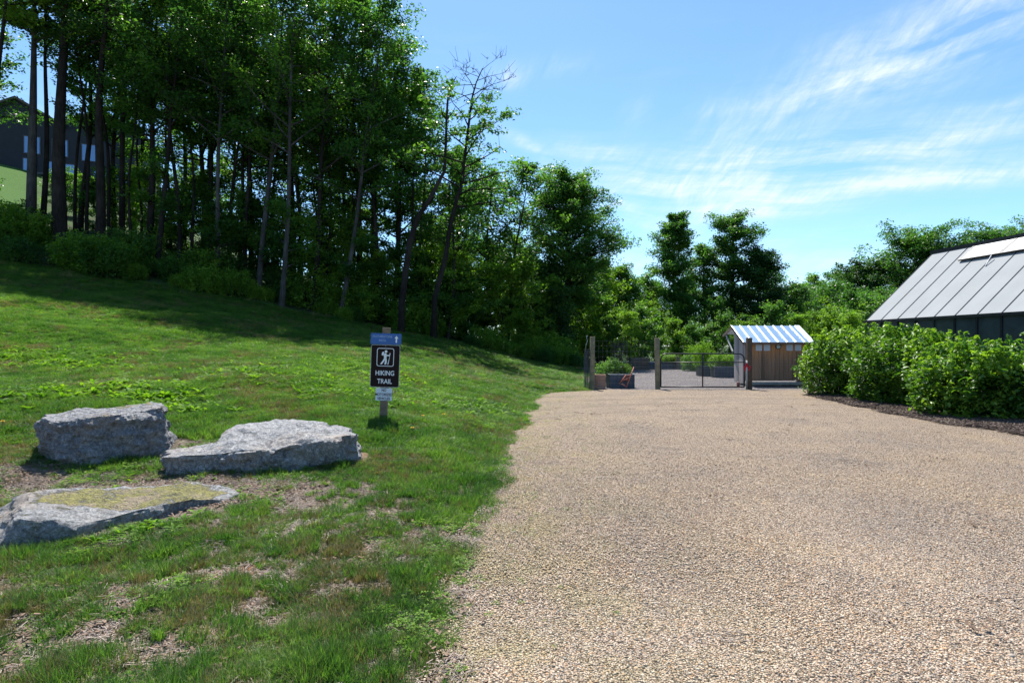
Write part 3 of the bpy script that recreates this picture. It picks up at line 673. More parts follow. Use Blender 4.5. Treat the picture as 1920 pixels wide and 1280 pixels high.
# ------------------------------------------------------------------ trail sign
M_post = simple('weathered_post', (.17, .125, .085), .9, var=.35, scale=9, bump=.004, bscale=60)
M_white = simple('painted_white_panel', (.62, .66, .72), .5, var=.05)
M_brown = simple('dark_brown_panel', (.018, .010, .009), .7, var=.1, spec=.15)
M_blue = simple('blue_panel', (.015, .10, .33), .45, var=.08)
M_galv = simple('galvanised_steel', (.30, .32, .34), .45, .7, var=.2, scale=12)
M_txt = simple('white_lettering', (.80, .80, .80), .6, var=.02); M_txk = simple('black_lettering', (.02, .02, .025), .6, var=.02)
M_txb = simple('faded_pale_lettering', (.30, .42, .62), .6, var=.05)
t = GP(718, 9.0); sign = thing('trail_sign', 'hiking trail sign with brown, blue and white panels on a wooden post in the lawn', 'sign', (t.x, t.y, t.z), R(3))
sign.rotation_euler = (0, R(2.0), R(4))
sw = lambda px: (px-718)/F*9.0
def sz(py): return CAMZ-(py-HY)/F*9.0-t.z
MB().box((0, .05, sz(614)/2-.15), (.115, .095, sz(614)+.3)).build('post', M_post, sign, bevel=.006)
def rrect(w_, h_, r, n=6):
    pts = []
    for cx, cy, a0 in ((w_/2-r, -h_/2+r, -90), (w_/2-r, h_/2-r, 0), (-w_/2+r, h_/2-r, 90), (-w_/2+r, -h_/2+r, 180)):
        for k in range(n+1):
            a = R(a0+90*k/n); pts.append((cx+r*math.cos(a), cy+r*math.sin(a)))
    return pts
def plate(pts, y, th, zc, xc=0):
    n = len(pts); mb = MB(); vs = [(xc+x, y, zc+q) for x, q in pts]+[(xc+x, y+th, zc+q) for x, q in pts]
    mb.raw(vs, [tuple(range(n)), tuple(range(2*n-1, n-1, -1))]+[(i, n+i, n+(i+1) % n, (i+1) % n) for i in range(n)]); return mb
def ring(po, pi_, y, th, zc, xc=0):
    n = len(po); mb = MB(); vs = [(xc+x, yy, zc+q) for yy in (y, y+th) for pts in (po, pi_) for x, q in pts]; fs = []
    for i in range(n):
        j = (i+1) % n; fs += [(i, n+i, n+j, j), (2*n+i, 2*n+j, 3*n+j, 3*n+i), (i, j, 2*n+j, 2*n+i), (n+i, 3*n+i, 3*n+j, n+j)]
    return mb.raw(vs, fs)
def text(name, s, size, x, z_, y, mat, parent, sx=1.0, off=0.0, rot=None):
    cu = bpy.data.curves.new(name, 'FONT'); cu.body = s; cu.size = size; cu.align_x = 'CENTER'; cu.align_y = 'CENTER'; cu.extrude = .0008; cu.offset = off
    o = bpy.data.objects.new(name, cu); COL.objects.link(o)
    dg = bpy.context.evaluated_depsgraph_get(); me = bpy.data.meshes.new_from_object(o.evaluated_get(dg)); COL.objects.unlink(o)
    me.name = name; me.materials.clear(); me.materials.append(mat)
    q = bpy.data.objects.new(name, me); link(q, parent); q.location = (x, y, z_); q.rotation_euler = (R(90), 0, 0); q.scale = (sx, 1, 1); return q
z1 = sz(686); hb = sz(647)-sz(726.5)
panel = plate(rrect(.452, hb, .03), -.003, .004, z1, .005).build('brown_panel', M_brown, sign)
panel['label'] = 'dark brown panel with white hiker symbol and the words HIKING TRAIL'
ring(rrect(.452, hb, .03), rrect(.438, hb-.014, .026), -.0045, .0012, z1, .005).build('border', M_galv, panel)
zi = sz(669.5); ring(rrect(.268, .288, .035), rrect(.250, .270, .028), -.005, .0015, zi, .005).build('symbol_frame', M_txt, panel)
hk = MB()
def poly(pts, xo=.005, zo=zi, k=.0017):      # pts in 1/5.82 px units centred at (456,463)
    vs = [(xo+(x-456)*k*.86, -.0055, zo-(yy-463)*k*.86) for x, yy in pts]; hk.raw(vs, [tuple(range(len(pts)))])
poly([(461+15*math.cos(a*.524), 401+15*math.sin(a*.524)) for a in range(12)][::-1])                      # head
poly([(425, 405), (441, 404), (437, 446), (416, 441), (418, 415)])                                       # pack
poly([(444, 418), (466, 420), (470, 436), (468, 478), (441, 478), (439, 440)])                           # torso
poly([(441, 474), (458, 478), (448, 502), (420, 541), (402, 538), (428, 500)])                           # rear leg
poly([(450, 476), (468, 474), (473, 500), (466, 541), (447, 540), (454, 503)])                           # front leg
poly([(464, 424), (474, 436), (500, 438), (500, 449), (470, 450), (460, 440)])                           # arm
poly([(500, 415), (509, 416), (490, 542), (480, 541), (497, 470)])                                       # staff
hk.build('hiker_symbol', M_txt, panel)
text('hiking_lettering', 'HIKING', .105, .005, sz(699.5), -.0045, M_txt, panel, .84, .0014)
text('trail_lettering', 'TRAIL', .105, .005, sz(715), -.0045, M_txt, panel, .84, .0014)
bp = plate(rrect(.478, .172, .006), -.006, .004, sz(635), .006).build('blue_panel', M_blue, sign); bp['label'] = 'blue panel with pale worn lettering and a white arrow pointing up'
text('path_name_lettering', 'FEATHERSTONE', .052, -.052, sz(631), -.0075, M_txb, bp, .82, .0)
text('path_lettering', 'PATH', .052, -.052, sz(638.5), -.0075, M_txb, bp, .82, .0)
ar = MB(); za = sz(635.5); xa = .168
ar.raw([(xa-.032, -.0072, za+.015), (xa, -.0072, za+.058), (xa+.032, -.0072, za+.015)], [(0, 2, 1)]); ar.raw([(xa-.011, -.0072, za-.052), (xa+.011, -.0072, za-.052), (xa+.011, -.0072, za+.0155), (xa-.011, -.0072, za+.0155)], [(0, 1, 2, 3)])
ar.build('arrow', M_txt, bp)
wp = plate(rrect(.258, .196, .004), -.003, .004, sz(739), .0).build('white_panel', M_white, sign); wp['label'] = 'small white panel reading NO MOTORIZED VEHICLES in black'
for s_, zz_, q in (('NO', 731.5, 1), ('MOTORIZED', 739.5, 1), ('VEHICLES', 747, 1)):
    text('black_lettering', s_, .060, 0, sz(zz_), -.0045, M_txk, wp, .78, .0012)
for zz_ in (sz(648.5), sz(725)): MB().tube([(.005, -.009, zz_), (.005, .003, zz_)], .006, 8).build('bolt', M_galv, sign)

# ------------------------------------------------------------------ fence, gate
M_rpost = simple('round_fence_post_wood', (.20, .165, .10), .9, var=.4, scale=5, bump=.006, bscale=50)
M_wire = simple('fence_wire', (.3, .3, .3), .5, .5); M_gate = simple('black_gate_tube', (.02, .021, .024), .4, .3); M_red = simple('red_latch_strap', (.45, .015, .03), .5)
YF = 20.75
def post(px0, px1, pyt, label, rad=.092):
    X = (px0-CX)/F*YF; zt = CAMZ-(pyt-HY)/F*YF; dx = (px1-px0)/F*YF
    mb = MB(); r = random.Random(px0)
    mb.tube([(0, 0, -.3), (dx*.1, 0, .05), (dx*.5, 0, zt*.5), (dx, 0, zt-.01), (dx, 0, zt)], [rad*1.05, rad*1.03, rad, rad*.97, rad*.9], 18)
    o = mb.build('fence_post', M_rpost, None, True); o.location = (X, YF, .01)
    for p in o.data.polygons:
        if len(p.vertices) > 4: p.use_smooth = False
    return tag(o, label, 'post', 'round wooden fence posts'), X
_, XA = post(1110, 1111, 631.5, 'round greenish wooden fence post where the lawn meets the gravel')
_, XB = post(1233.5, 1232, 634, 'round wooden fence post at the hinge end of the gate')
M_rpost2 = simple('dark_square_post_wood', (.10, .07, .05), .9, var=.3, scale=6, bump=.004)
XC = (1404.5-CX)/F*YF
o = MB().box((0, 0, .78), (.175, .16, 2.2)).build('gate_post', M_rpost2, None, bevel=.01); o.location = (XC, YF, .01); tag(o, 'dark square post with the red latch strap, in front of the shed', 'post')
def wiremesh(mb, xs, zs, y=0.0, th=.0018):
    for x in xs: mb.box((x, y, (zs[0]+zs[-1])/2), (th, th, zs[-1]-zs[0]))
    for z_ in zs: mb.box(((xs[0]+xs[-1])/2, y+th, z_), (xs[-1]-xs[0], th, th))
    return mb
f = thing('wire_fence', 'wire mesh panel between the two round posts', 'fence', (XA, YF, .03))
wiremesh(MB(), list(np.linspace(.1, XB-XA-.1, 16)), list(np.linspace(.02, 1.75, 10))).build('wire_mesh', M_wire, f)
f = thing('wire_fence', 'wire mesh running right from the gate post in front of the shed', 'fence', (XC, YF, .03))
wiremesh(MB(), list(np.linspace(.1, 3.7, 48)), list(np.linspace(.02, 1.3, 13))).build('wire_mesh', M_wire, f)
f.rotation_euler = (0, 0, R(-6))
# roll of wire left of the first post
rl = thing('wire_roll', 'rolled wire mesh standing left of the first fence post', 'wire roll', (XA-.19, YF+.05, .02)); mb = MB()
for z_ in np.linspace(0, 1.45, 24):
    mb.tube([(.105*math.cos(a)*(1-.15*z_/1.45), .105*math.sin(a), z_) for a in np.linspace(0, 6.283, 13)], .004, 4)
for a in np.linspace(0, 6.283, 17)[:-1]: mb.tube([(.105*math.cos(a), .105*math.sin(a), 0), (.105*.85*math.cos(a), .105*math.sin(a), 1.45)], .004, 4)
for a in np.linspace(0, 6.283, 12)[:-1]: mb.tube([(.06*math.cos(a), .06*math.sin(a), 0), (.06*math.cos(a), .06*math.sin(a), 1.38)], .005, 4)
mb.build('wire_mesh', simple('dark_coated_wire', (.05, .06, .075), .6, .3), rl)
MB().tube([(-.05, 0, 1.4), (-.02, 0, 1.62), (.03, .0, 1.75), (.0, 0, 1.86), (.02, 0, 1.95)], .011, 6).build('loose_strand', M_galv, rl, True)
# gate
gt = thing('farm_gate', 'black tube gate with rounded corners and wire infill, closed between its posts', 'gate', (XB+.1, YF-.03, .02))
GW = XC-XB-.1-.19; zt = 1.29; zb = .08; zm = CAMZ-(680-HY)/F*YF; r_ = .2; tr = .024
arc = lambda cx, cz, a0, a1: [(cx+r_*math.cos(R(a)), 0, cz+r_*math.sin(R(a))) for a in np.linspace(a0, a1, 7)]
MB().tube([(.0, 0, zb), (0, 0, zt-r_)]+arc(r_, zt-r_, 180, 90)+arc(GW-r_, zt-r_, 90, 0)+[(GW, 0, zb)], tr, 10).build('frame', M_gate, gt, True)
mxp = (1317-CX)/F*YF-XB-.1
for nm, a, b_, rr in (('bottom_rail', (0, 0, zb), (GW, 0, zb), tr), ('middle_rail', (0, 0, zm), (GW, 0, zm), tr*.8), ('upright', (mxp, 0, zb), (mxp, 0, zt), tr)):
    MB().tube([a, b_], rr, 10).build(nm, M_gate, gt, True)
wiremesh(MB(), list(np.linspace(.03, GW-.03, 58)), list(np.linspace(zb, zm, 9)), .02, .0035).build('wire_infill', simple('pale_wire', (.33, .34, .34), .5, .5), gt)
lt = MB(); lt.box((GW+.085, -.07, .80), (.26, .03, .09)); lt.box((GW+.05, -.09, .88), (.09, .03, .15)); lt.box((GW-.0, -.06, .76), (.05, .02, .20)); lt.box((GW+.15, -.09, .72), (.05, .02, .12)); lt.build('latch_strap', M_red, gt, bevel=.006)
MB().tube([(GW+.06, -.04, .74), (GW+.13, -.09, .69), (GW+.17, -.07, .70)], .010, 6).build('latch_chain', M_galv, gt, True)
o = MB().tube([(0, 0, 0), (0, 0, 1.05)], .03, 10).build('pipe_stake', simple('pale_pipe', (.42, .42, .40), .5), None, True); o.location = (XC-.13, YF-.1, .02); tag(o, 'pale metal stake against the dark gate post', 'stake')

# ------------------------------------------------------------------ shed
def boardmat(name, base, top_warm, z0, z1, w_=.17, axis_=0):
    m, T, b = newmat(name); tc = T.n('ShaderNodeTexCoord').outputs['Object']; s = T.n('ShaderNodeSeparateXYZ', {0: tc})
    cell = T.m('FLOOR', T.m('DIVIDE', s.outputs[axis_], w_)); wn = T.n('ShaderNodeTexWhiteNoise', {1: cell}, noise_dimensions='1D').outputs[0]
    gr = T.noise(T.n('ShaderNodeMapping', {0: tc, 3: (30, 30, 2.0)}).outputs[0], 1.2, 5, .6)
    col = T.ramp(T.m('ADD', T.m('MULTIPLY', gr, .6), T.m('MULTIPLY', wn, .4)), [(.25, tuple(c*.6 for c in base)), (.75, tuple(c*1.35 for c in base))])
    col = T.mix(T.mapr(T.m('ADD', s.outputs[2], T.m('MULTIPLY', T.m('SUBTRACT', wn, .5), .25)), z0, z1, 0, .8), col, T.ramp(gr, [(.3, tuple(c*.7 for c in top_warm)), (.7, top_warm)]))
    T.put(b, 'Base Color', col); b.inputs['Roughness'].default_value = .85
    T.put(b, 'Normal', T.n('ShaderNodeBump', {'Height': gr, 'Distance': .006}).outputs[0]); return m
M_brd = boardmat('weathered_shed_board', (.27, .160, .10), (.60, .26, .09), .95, 1.45)
M_brdg = boardmat('grey_shed_board', (.40, .36, .35), (.42, .36, .33), 3, 4, .17, 1)
M_roof, T, b = newmat('galvanised_roof_sheet'); n = T.noise(T.n('ShaderNodeTexCoord').outputs['Object'], 3, 4)
T.put(b, 'Base Color', T.ramp(n, [(.3, (.52, .66, .74)), (.7, (.64, .78, .85))])); b.inputs['Metallic'].default_value = .92; b.inputs['Roughness'].default_value = .30
M_rib = simple('bright_roof_rib', (.85, .88, .9), .38, .3, var=.03)
YS = 22.3; XS0 = (1396-CX)/F*YS; XS1 = (1524-CX)/F*YS; WS = XS1-XS0
shed = thing('garden_shed', 'small wooden lean-to shed with striped metal roof behind the gate', 'shed', (XS0, YS, .01))
ze = CAMZ-(642-HY)/F*YS; yr = 1.22; zr = CAMZ-(611.5-HY)/F*(YS+yr); zback = zr-.32
fl_ = MB()
nb = 15; bw = (WS-.16)/nb
for i in range(nb): fl_.box((.08+bw*(i+.5), .10+(.006 if i % 2 else 0), (ze+.22)/2-.02+.05), (bw-.012, .02, ze-.22))
fl_.build('front_wall', M_brd, shed)
sd = MB(); dn = 7; dw = (yr-.12)/dn
for i in range(dn):
    y0 = .11+dw*i; zt0 = ze+(zr-ze)*(y0+dw/2)/yr-.06
    sd.box((.07, y0+dw/2, (zt0+.10)/2), (.02, dw-.01, zt0-.10))
sd.build('side_wall', M_brdg, shed)
sd2 = MB()
for i in range(dn):
    y0 = .11+dw*i; zt0 = ze+(zr-ze)*(y0+dw/2)/yr-.06
    sd2.box((WS-.07, y0+dw/2, (zt0+.10)/2), (.02, dw-.01, zt0-.10))
sd2.build('side_wall', M_brdg, shed)
MB().box((WS/2, yr-.02, (zr-.05+.1)/2), (WS-.2, .02, zr-.25)).build('back_wall', M_brdg, shed)
MB().box((WS/2, .04, .115), (WS-.1, .08, .11)).build('base_beam', simple('pale_base_beam', (.36, .35, .32), .8, bump=.003), shed, bevel=.005)
mcb = simple('concrete_block', (.3, .29, .28), .9)
for x in (.35, WS/2, WS-.35): MB().box((x, .55, .03), (.3, .9, .06)).build('skid_block', mcb, shed)
n_ = Vector((0, -(zr-ze), yr)).normalized(); sl_ = Vector((0, yr, zr-ze)); a0 = Vector((-.0, 0, ze)); rf = MB()
c0 = a0+sl_*.5; rf.box(c0+Vector((WS/2, 0, 0)), (WS+.1, sl_.length+.02, .012), ax=(Vector((1, 0, 0)), sl_.normalized(), n_)); ro = rf.build('roof', M_roof, shed)
rb = MB()
for i in range(9):
    x = -.035+(WS+.07)*i/8; wdt = .055 if i < 8 else .20
    if i == 8: x -= .05
    rb.box(c0+Vector((x, 0, 0))+n_*.017, (wdt, sl_.length+.03, .022), ax=(Vector((1, 0, 0)), sl_.normalized(), n_))
rb.build('roof_ribs', M_rib, ro, bevel=.006)
b0 = Vector((0, yr, zr-.012)); b1 = Vector((0, yr+1.0, zback)); bs = MB(); nb_ = (b1-b0); nn = Vector((0, -nb_.z, nb_.y)).normalized()
bs.box((b0+b1)/2+Vector((WS/2, 0, 0)), (WS+.06, nb_.length, .012), ax=(Vector((1, 0, 0)), nb_.normalized(), nn)); bs.build('rear_roof', M_roof, shed)
M_raft = simple('rafter_wood', (.20, .15, .12), .85)
for x in (-.03, WS+.03):
    MB().bar((x, -.02, ze-.06), (x, yr, zr-.07), .035, .09).build('rafter', M_raft, shed); MB().bar((x, yr+.003, zr-.08), (x, yr+.98, zback-.07), .035, .10).build('rafter', M_raft, shed)
for x in (.6, 1.25, 1.9): MB().bar((x, yr+.01, zr-.08), (x, yr+.98, zback-.07), .035, .08).build('rafter', M_raft, shed)
mbw = simple('pale_brace_wood', (.5, .5, .48), .8)
for x in (.0, WS): MB().bar((x, yr-.02, zr-1.05), (x, yr+.72, zback-.02), .05, .06).build('brace', mbw, shed)
MB().bar((-.04, -.012, ze-.055), (WS+.04, -.012, ze-.055), .02, .06).build('eave_trim', simple('eave_trim_wood', (.16, .10, .07), .8), shed)
pm = simple('paper_notice', (.55, .58, .62), .7, var=.08, scale=20)
def sx_(px): return (px-CX)/F*(YS+.08)-XS0
M_ink = simple('grey_ink', (.30, .33, .37), .8, var=.1)
for i, (px, wh) in enumerate(((1423, 'leftmost pale paper notice under the shed eave'), (1438, 'second paper notice from the left on the shed wall, beside the round dial'), (1480.5, 'paper notice just right of the round dial on the shed wall'), (1496.5, 'rightmost paper notice, with a round drawing, on the shed wall'))):
    q = thing('paper_notice', wh, 'notice', (XS0+sx_(px), YS+.082, CAMZ-(650.3-HY)/F*YS), 0, 'paper notices pinned under the shed eave')
    MB().box((0, 0, 0), (.245, .004, .295)).build('sheet', pm, q)
    ln = MB()
    for k in range(7 if i < 3 else 2): ln.box((random.Random(k+i).uniform(-.02, .0), -.003, .10-.033*k), (.16+.03*(k % 2), .0015, .006))
    if i == 3: ln.tube([(.055*math.cos(a), -.003, -.045+.055*math.sin(a)) for a in np.linspace(0, 6.283, 17)], .004, 4); ln.bar((-.03, -.003, -.02), (.03, -.003, -.07), .004, .004)
    ln.build('faint_print', M_ink, q)
cdl = thing('wall_dial', 'round dark-rimmed dial hanging on the shed wall between the notices', 'dial', (XS0+sx_(1459.5), YS+.075, CAMZ-(649.5-HY)/F*YS))
mb = MB(); mb.tube([(.095*math.cos(a), 0, .095*math.sin(a)) for a in np.linspace(0, 6.2832, 25)], .018, 8); mb.build('rim', simple('dark_dial_rim', (.07, .065, .05), .6), cdl, True)
mb = MB(); mb.tube([(0, .012, 0), (0, -.002, 0)], .088, 24); mb.build('face', simple('pale_dial_face', (.42, .46, .42), .6), cdl)
mb = MB(); mb.bar((-.01, -.006, -.01), (.035, -.006, .045), .008, .004); mb.bar((.005, -.006, .0), (-.035, -.006, .0), .012, .004); mb.build('hands', M_txk, cdl)
o = MB().tube([(0, 0, 0), (0, 0, .17), (0, 0, .19)], [.055, .055, .02], 10).build('bottle', simple('dark_red_plastic', (.16, .015, .015), .4), None, True); o.location = ((1384-CX)/F*21.9, 21.9, .02); tag(o, 'small dark red bottle at the corner of the shed', 'bottle')

# ------------------------------------------------------------------ garden: raised beds etc.
def corrug(name, w_, d_, h_, label, px, Y, mat, rz=0.0, group='galvanised raised beds in the garden', rim=True):
    X = (px-CX)/F*Y; t = thing(name, label, 'raised bed', (X, Y, .01), rz, group)
    mb = MB(); vs = []; nn_ = int(h_/.045)
    for s_, (ax0, ay0, ax1, ay1) in enumerate(((0, 0, w_, 0), (w_, 0, w_, d_), (w_, d_, 0, d_), (0, d_, 0, 0))):
        nx_, ny_ = (ay1-ay0), -(ax1-ax0); L = math.hypot(nx_, ny_); nx_, ny_ = nx_/L, ny_/L
        prev = None
        for k in range(nn_*2+1):
            z_ = h_*k/(nn_*2); off = .012 if k % 2 else 0; a = (ax0+nx_*off, ay0+ny_*off, z_); b_ = (ax1+nx_*off, ay1+ny_*off, z_)
            if prev: mb.raw([prev[0], prev[1], b_, a], [(0, 1, 2, 3)])
            prev = (a, b_)
    mb.build('panels', mat, t)
    if rim:
        rr = MB(); 
        for a, b_ in (((0, 0), (w_, 0)), ((w_, 0), (w_, d_)), ((w_, d_), (0, d_)), ((0, d_), (0, 0))): rr.bar((a[0], a[1], h_), (b_[0], b_[1], h_), .05, .035)
        rr.build('rim', M_galv, t)
    MB().box((w_/2, d_/2, h_-.06), (w_-.03, d_-.03, .04)).build('soil', simple('potting_soil', (.05, .035, .025), .95), t)
    return t
M_cor = simple('corrugated_steel', (.075, .09, .11), .55, .3, var=.3)
corrug('raised_bed', .93, 1.35, .52, 'galvanised raised bed nearest the fence with wire cages above it', 1143, 21.25, M_cor)
corrug('raised_bed', 3.3, 1.1, .48, 'long low bluish raised bed at the back left behind the second post', 1213, 38.5, M_cor)
corrug('raised_bed', .62, 1.0, .52, 'short bluish raised bed seen through the right half of the gate', 1317, 29.6, M_cor)
corrug('raised_bed', 2.6, 1.0, .55, 'long bluish raised bed running behind the shed side wall', 1341, 28.2, M_cor, R(-6))
M_wb = simple('brown_planter_wood', (.13, .10, .08), .9, bump=.004)
o = thing('wooden_planter', 'brown wooden planter box at the back, seen through the left half of the gate', 'planter', ((1269-CX)/F*38.2, 38.2, .01)); mb = MB()
for k in range(5): mb.box((.48, 0, .09+.165*k), (.96, .04, .155)); mb.box((0, .45, .09+.165*k), (.04, .86, .155)); mb.box((.96, .45, .09+.165*k), (.04, .86, .155))
mb.build('boards', M_wb, o)
for x in (.0, .96): MB().box((x, -.035, .45), (.09, .03, .9)).build('corner_post', M_wb, o)
# pallets stacked at the back
for k in range(5):
    o = thing('wooden_pallet', 'dark weathered wooden pallet, one of a stack at the back of the garden', 'pallet', ((1184-CX)/F*37.5, 37.5, .01+.155*k), R(1.5*((k*7) % 3-1)), 'stacked pallets at the back of the garden')
    if k == 0:
        m1 = MB(); m2 = MB()
        for i in range(7): m1.box((.07+.175*i, .5, .135), (.12, 1.0, .02)); m2.box((.07+.175*i, .5, .01), (.12, 1.0, .02)) if i % 3 == 0 else None
        for y in (.05, .5, .95): m2.box((.6, y, .072), (1.2, .04, .10))
        pm1 = m1.mesh('deck', M_wb); pm2 = m2.mesh('bearers', M_wb)
    link(bpy.data.objects.new('deck', pm1), o); link(bpy.data.objects.new('bearers', pm2), o)
# timber pile beside the first post
mt_ = simple('reddish_timber', (.30, .17, .12), .85, var=.4, bump=.004); rr_ = random.Random(8)
for k in range(9):
    row, cc_ = divmod(k, 2); L = rr_.uniform(.40, .5)
    o = MB().box((0, 0, .055), (L, rr_.uniform(.14, .2), .10)).build('timber_offcut', mt_, None, bevel=.008)
    o.location = (XA+.32+rr_.uniform(-.04, .03), YF+.18+.24*cc_, .02+.105*row); o.rotation_euler = (0, 0, rr_.uniform(-.15, .15))
    tag(o, 'rough reddish timber offcut in the pile beside the first fence post', 'timber', 'timber offcuts piled by the fence')
ms_ = simple('pale_stone', (.42, .38, .33), .9, var=.3, scale=10, bump=.01)
# wire cages over bed
def cage(x, y, r, h_, label):
    t = thing('plant_cage', label, 'plant cage', (x, y, .45), 0, 'black wire plant cages over the raised bed'); mb = MB()
    for a in np.linspace(0, 6.283, 11)[:-1]: mb.tube([(r*math.cos(a), r*math.sin(a), 0), (r*math.cos(a), r*math.sin(a), h_)], .005, 4)
    for z_ in np.arange(.1, h_, .14): mb.tube([(r*math.cos(a), r*math.sin(a), z_) for a in np.linspace(0, 6.283, 15)], .005, 4)
    mb.build('wire_cylinder', M_gate, t); return t
cage(4.05, 21.75, .21, 1.25, 'dense black wire cage in the left of the raised bed'); cage(4.28, 22.1, .20, 1.35, 'taller black wire cage in the right of the raised bed')
# rust-red hand cart frame leaning on the bed
ct_ = thing('hand_cart', 'rust-red metal cart frame leaning against the raised bed', 'hand cart', (0, 0, 0)); mb = MB(); M_rust = simple('rust_red_paint', (.40, .12, .07), .6, var=.3)
q = lambda px, py, Y: P(px, py, Y)
mb.tube([q(1188.5, 688, 21.0), q(1174, 727, 20.95)], .018, 8); mb.tube([q(1173.5, 703, 21.1), q(1161, 719, 21.1)], .016, 8); mb.build('handles', M_rust, ct_, True)
mb = MB(); mb.tube([q(1161, 719, 21.1), q(1171, 722, 20.95), q(1174, 727, 20.95)], .016, 8); mb.tube([q(1173, 704, 21.08), q(1183, 703, 21.02)], .014, 8); mb.tube([q(1168, 711, 21.08), q(1179, 712, 21.0)], .014, 8)
mb.tube([q(1164, 716, 21.1), q(1182, 706, 21.0)], .012, 8); mb.build('cross_bars', M_rust, ct_, True)
mb = MB(); mb.raw([q(1167, 713, 21.13), q(1178, 714, 21.04), q(1184, 703, 21.08), q(1174, 702, 21.15)], [(0, 1, 2, 3)]); o = mb.build('bed_plate', simple('dark_rust_plate', (.12, .05, .04), .7), ct_); o.modifiers.new('s', 'SOLIDIFY').thickness = .01

# ------------------------------------------------------------------ greenhouse
M_poly, T, b = newmat('grey_shaded_polycarbonate'); tc = T.n('ShaderNodeTexCoord').outputs['Object']; n = T.noise(tc, 1.2, 5); fl2 = T.noise(T.n('ShaderNodeMapping', {0: tc, 3: (1, 40, 1)}).outputs[0], 1, 2)
T.put(b, 'Base Color', T.ramp(T.m('ADD', T.m('MULTIPLY', n, .7), T.m('MULTIPLY', fl2, .3)), [(.3, (.265, .28, .29)), (.7, (.31, .325, .335))])); b.inputs['Roughness'].default_value = .85; b.inputs['Specular IOR Level'].default_value = .08
M_gw, T, b = newmat('dark_wall_glazing'); tc = T.n('ShaderNodeTexCoord').outputs['Object']; n = T.noise(tc, 2.5, 6, .65)
T.put(b, 'Base Color', T.ramp(n, [(.3, (.035, .045, .052)), (.7, (.075, .09, .10))])); b.inputs['Roughness'].default_value = .3
M_fr = simple('dark_aluminium_frame', (.035, .038, .042), .45, .4)
M_vent = simple('vent_sheet_sky_white', (.80, .82, .84), .35, .0, var=.04)  # white base colour carries the reflection of the pale sky
dv = Vector((.1219, -.9925, 0)).normalized(); nv = Vector((-dv.y, dv.x, 0))      # along wall towards camera / inward
gh = thing('greenhouse', 'grey greenhouse with steep panelled roof behind the shrubs at right', 'greenhouse', (13.0, 20.9, 0))
LG = .73*16; EZ = 2.5; aR = 2.74; RZ = 5.04; up = Vector((0, 0, 1))
def gp(t_, a, z_): return dv*t_+nv*a+up*z_
rdir = (gp(0, aR, RZ)-gp(0, 0, EZ)); RL = rdir.length; rdir.normalize(); rn = dv.cross(rdir).normalized(); rn = rn if rn.z > 0 else -rn
mb = MB(); mb.box(gp(LG/2, aR/2, (EZ+RZ)/2), (LG, RL, .016), ax=(dv, rdir, rn)); rf = mb.build('roof', M_poly, gh)
rdir2 = (gp(0, aR, RZ)-gp(0, 2*aR, EZ)).normalized(); rn2 = dv.cross(rdir2).normalized(); rn2 = rn2 if rn2.z > 0 else -rn2
mb = MB(); mb.box(gp(LG/2, aR*1.5, (EZ+RZ)/2), (LG, RL, .016), ax=(dv, rdir2, rn2)); mb.build('roof', M_poly, gh)
mb = MB()
for k in range(17):
    t_ = .73*k; mb.bar(gp(t_, -.0, EZ)+rn*.014, gp(t_, aR, RZ)+rn*.014, .028, .014, up=rn)
mb.build('glazing_bars', simple('dark_glazing_bar', (.05, .055, .065), .9, 0, spec=.05), rf)
mb = MB(); mb.bar(gp(-.06, aR, RZ+.05), gp(LG+.06, aR, RZ+.05), .14, .10); mb.build('ridge_cap', M_fr, gh)
mb = MB()
for k in range(16): mb.box(gp(.73*(k+.5), .02, EZ/2), (.73-.06, .02, EZ-.1), ax=(dv, nv, up))
mb.build('wall_panels', M_gw, gh)
mb = MB()
for k in range(17): mb.box(gp(.73*k, 0, EZ/2-.03), (.05, .07, EZ-.06), ax=(dv, nv, up))
mb.bar(gp(-.05, -.03, EZ-.025), gp(LG+.05, -.03, EZ-.025), .09, .09); mb.bar(gp(-.02, 0, .1), gp(LG, 0, .1), .08, .2)
mb.build('wall_frame', M_fr, gh)
for tt in (0, LG):
    mb = MB(); pts = [gp(tt, 0, 0), gp(tt, 2*aR, 0), gp(tt, 2*aR, EZ), gp(tt, aR, RZ), gp(tt, 0, EZ)]; off = dv*(.03 if tt == 0 else -.03)
    mb.raw([p+off for p in pts]+[p+off*1.6 for p in pts], [(0, 1, 2, 3, 4), (9, 8, 7, 6, 5)]+[(i, (i+1) % 5, 5+(i+1) % 5, 5+i) for i in range(5)]); mb.build('gable_wall', M_gw, gh)
vang = 4
for t0 in (1.72,):
    hinge = gp(0, aR, RZ)-rdir*.10+rn*.03; vd = (rdir*-1*math.cos(R(vang))+rn*math.sin(R(vang))).normalized(); vn = dv.cross(vd).normalized(); vn = vn if vn.z > 0 else -vn
    VL = .74
    for k in range(2):
        v = MB(); tc0 = t0+1.46*k; v.box(hinge+dv*(tc0+.73)+vd*VL/2, (1.42, VL, .02), ax=(dv, vd, vn)); vo = v.build('roof_vent', M_vent, gh)
        e = MB()
        for a_, b_ in ((0, 0), (1, 0)): e.bar(hinge+dv*(tc0+.02+1.42*a_), hinge+dv*(tc0+.02+1.42*a_)+vd*VL, .08, .045, up=vn)
        e.bar(hinge+dv*tc0+vd*(VL+.01), hinge+dv*(tc0+1.46)+vd*(VL+.01), .05, .05, up=vn); e.build('vent_frame', M_fr, vo)
mb = MB(); mb.tube([gp(3.0, aR, RZ)-rdir*1.35+rn*.02, gp(3.0, aR, RZ)-rdir*.95+rn*.13], .018, 6); mb.build('vent_arm', M_galv, gh)

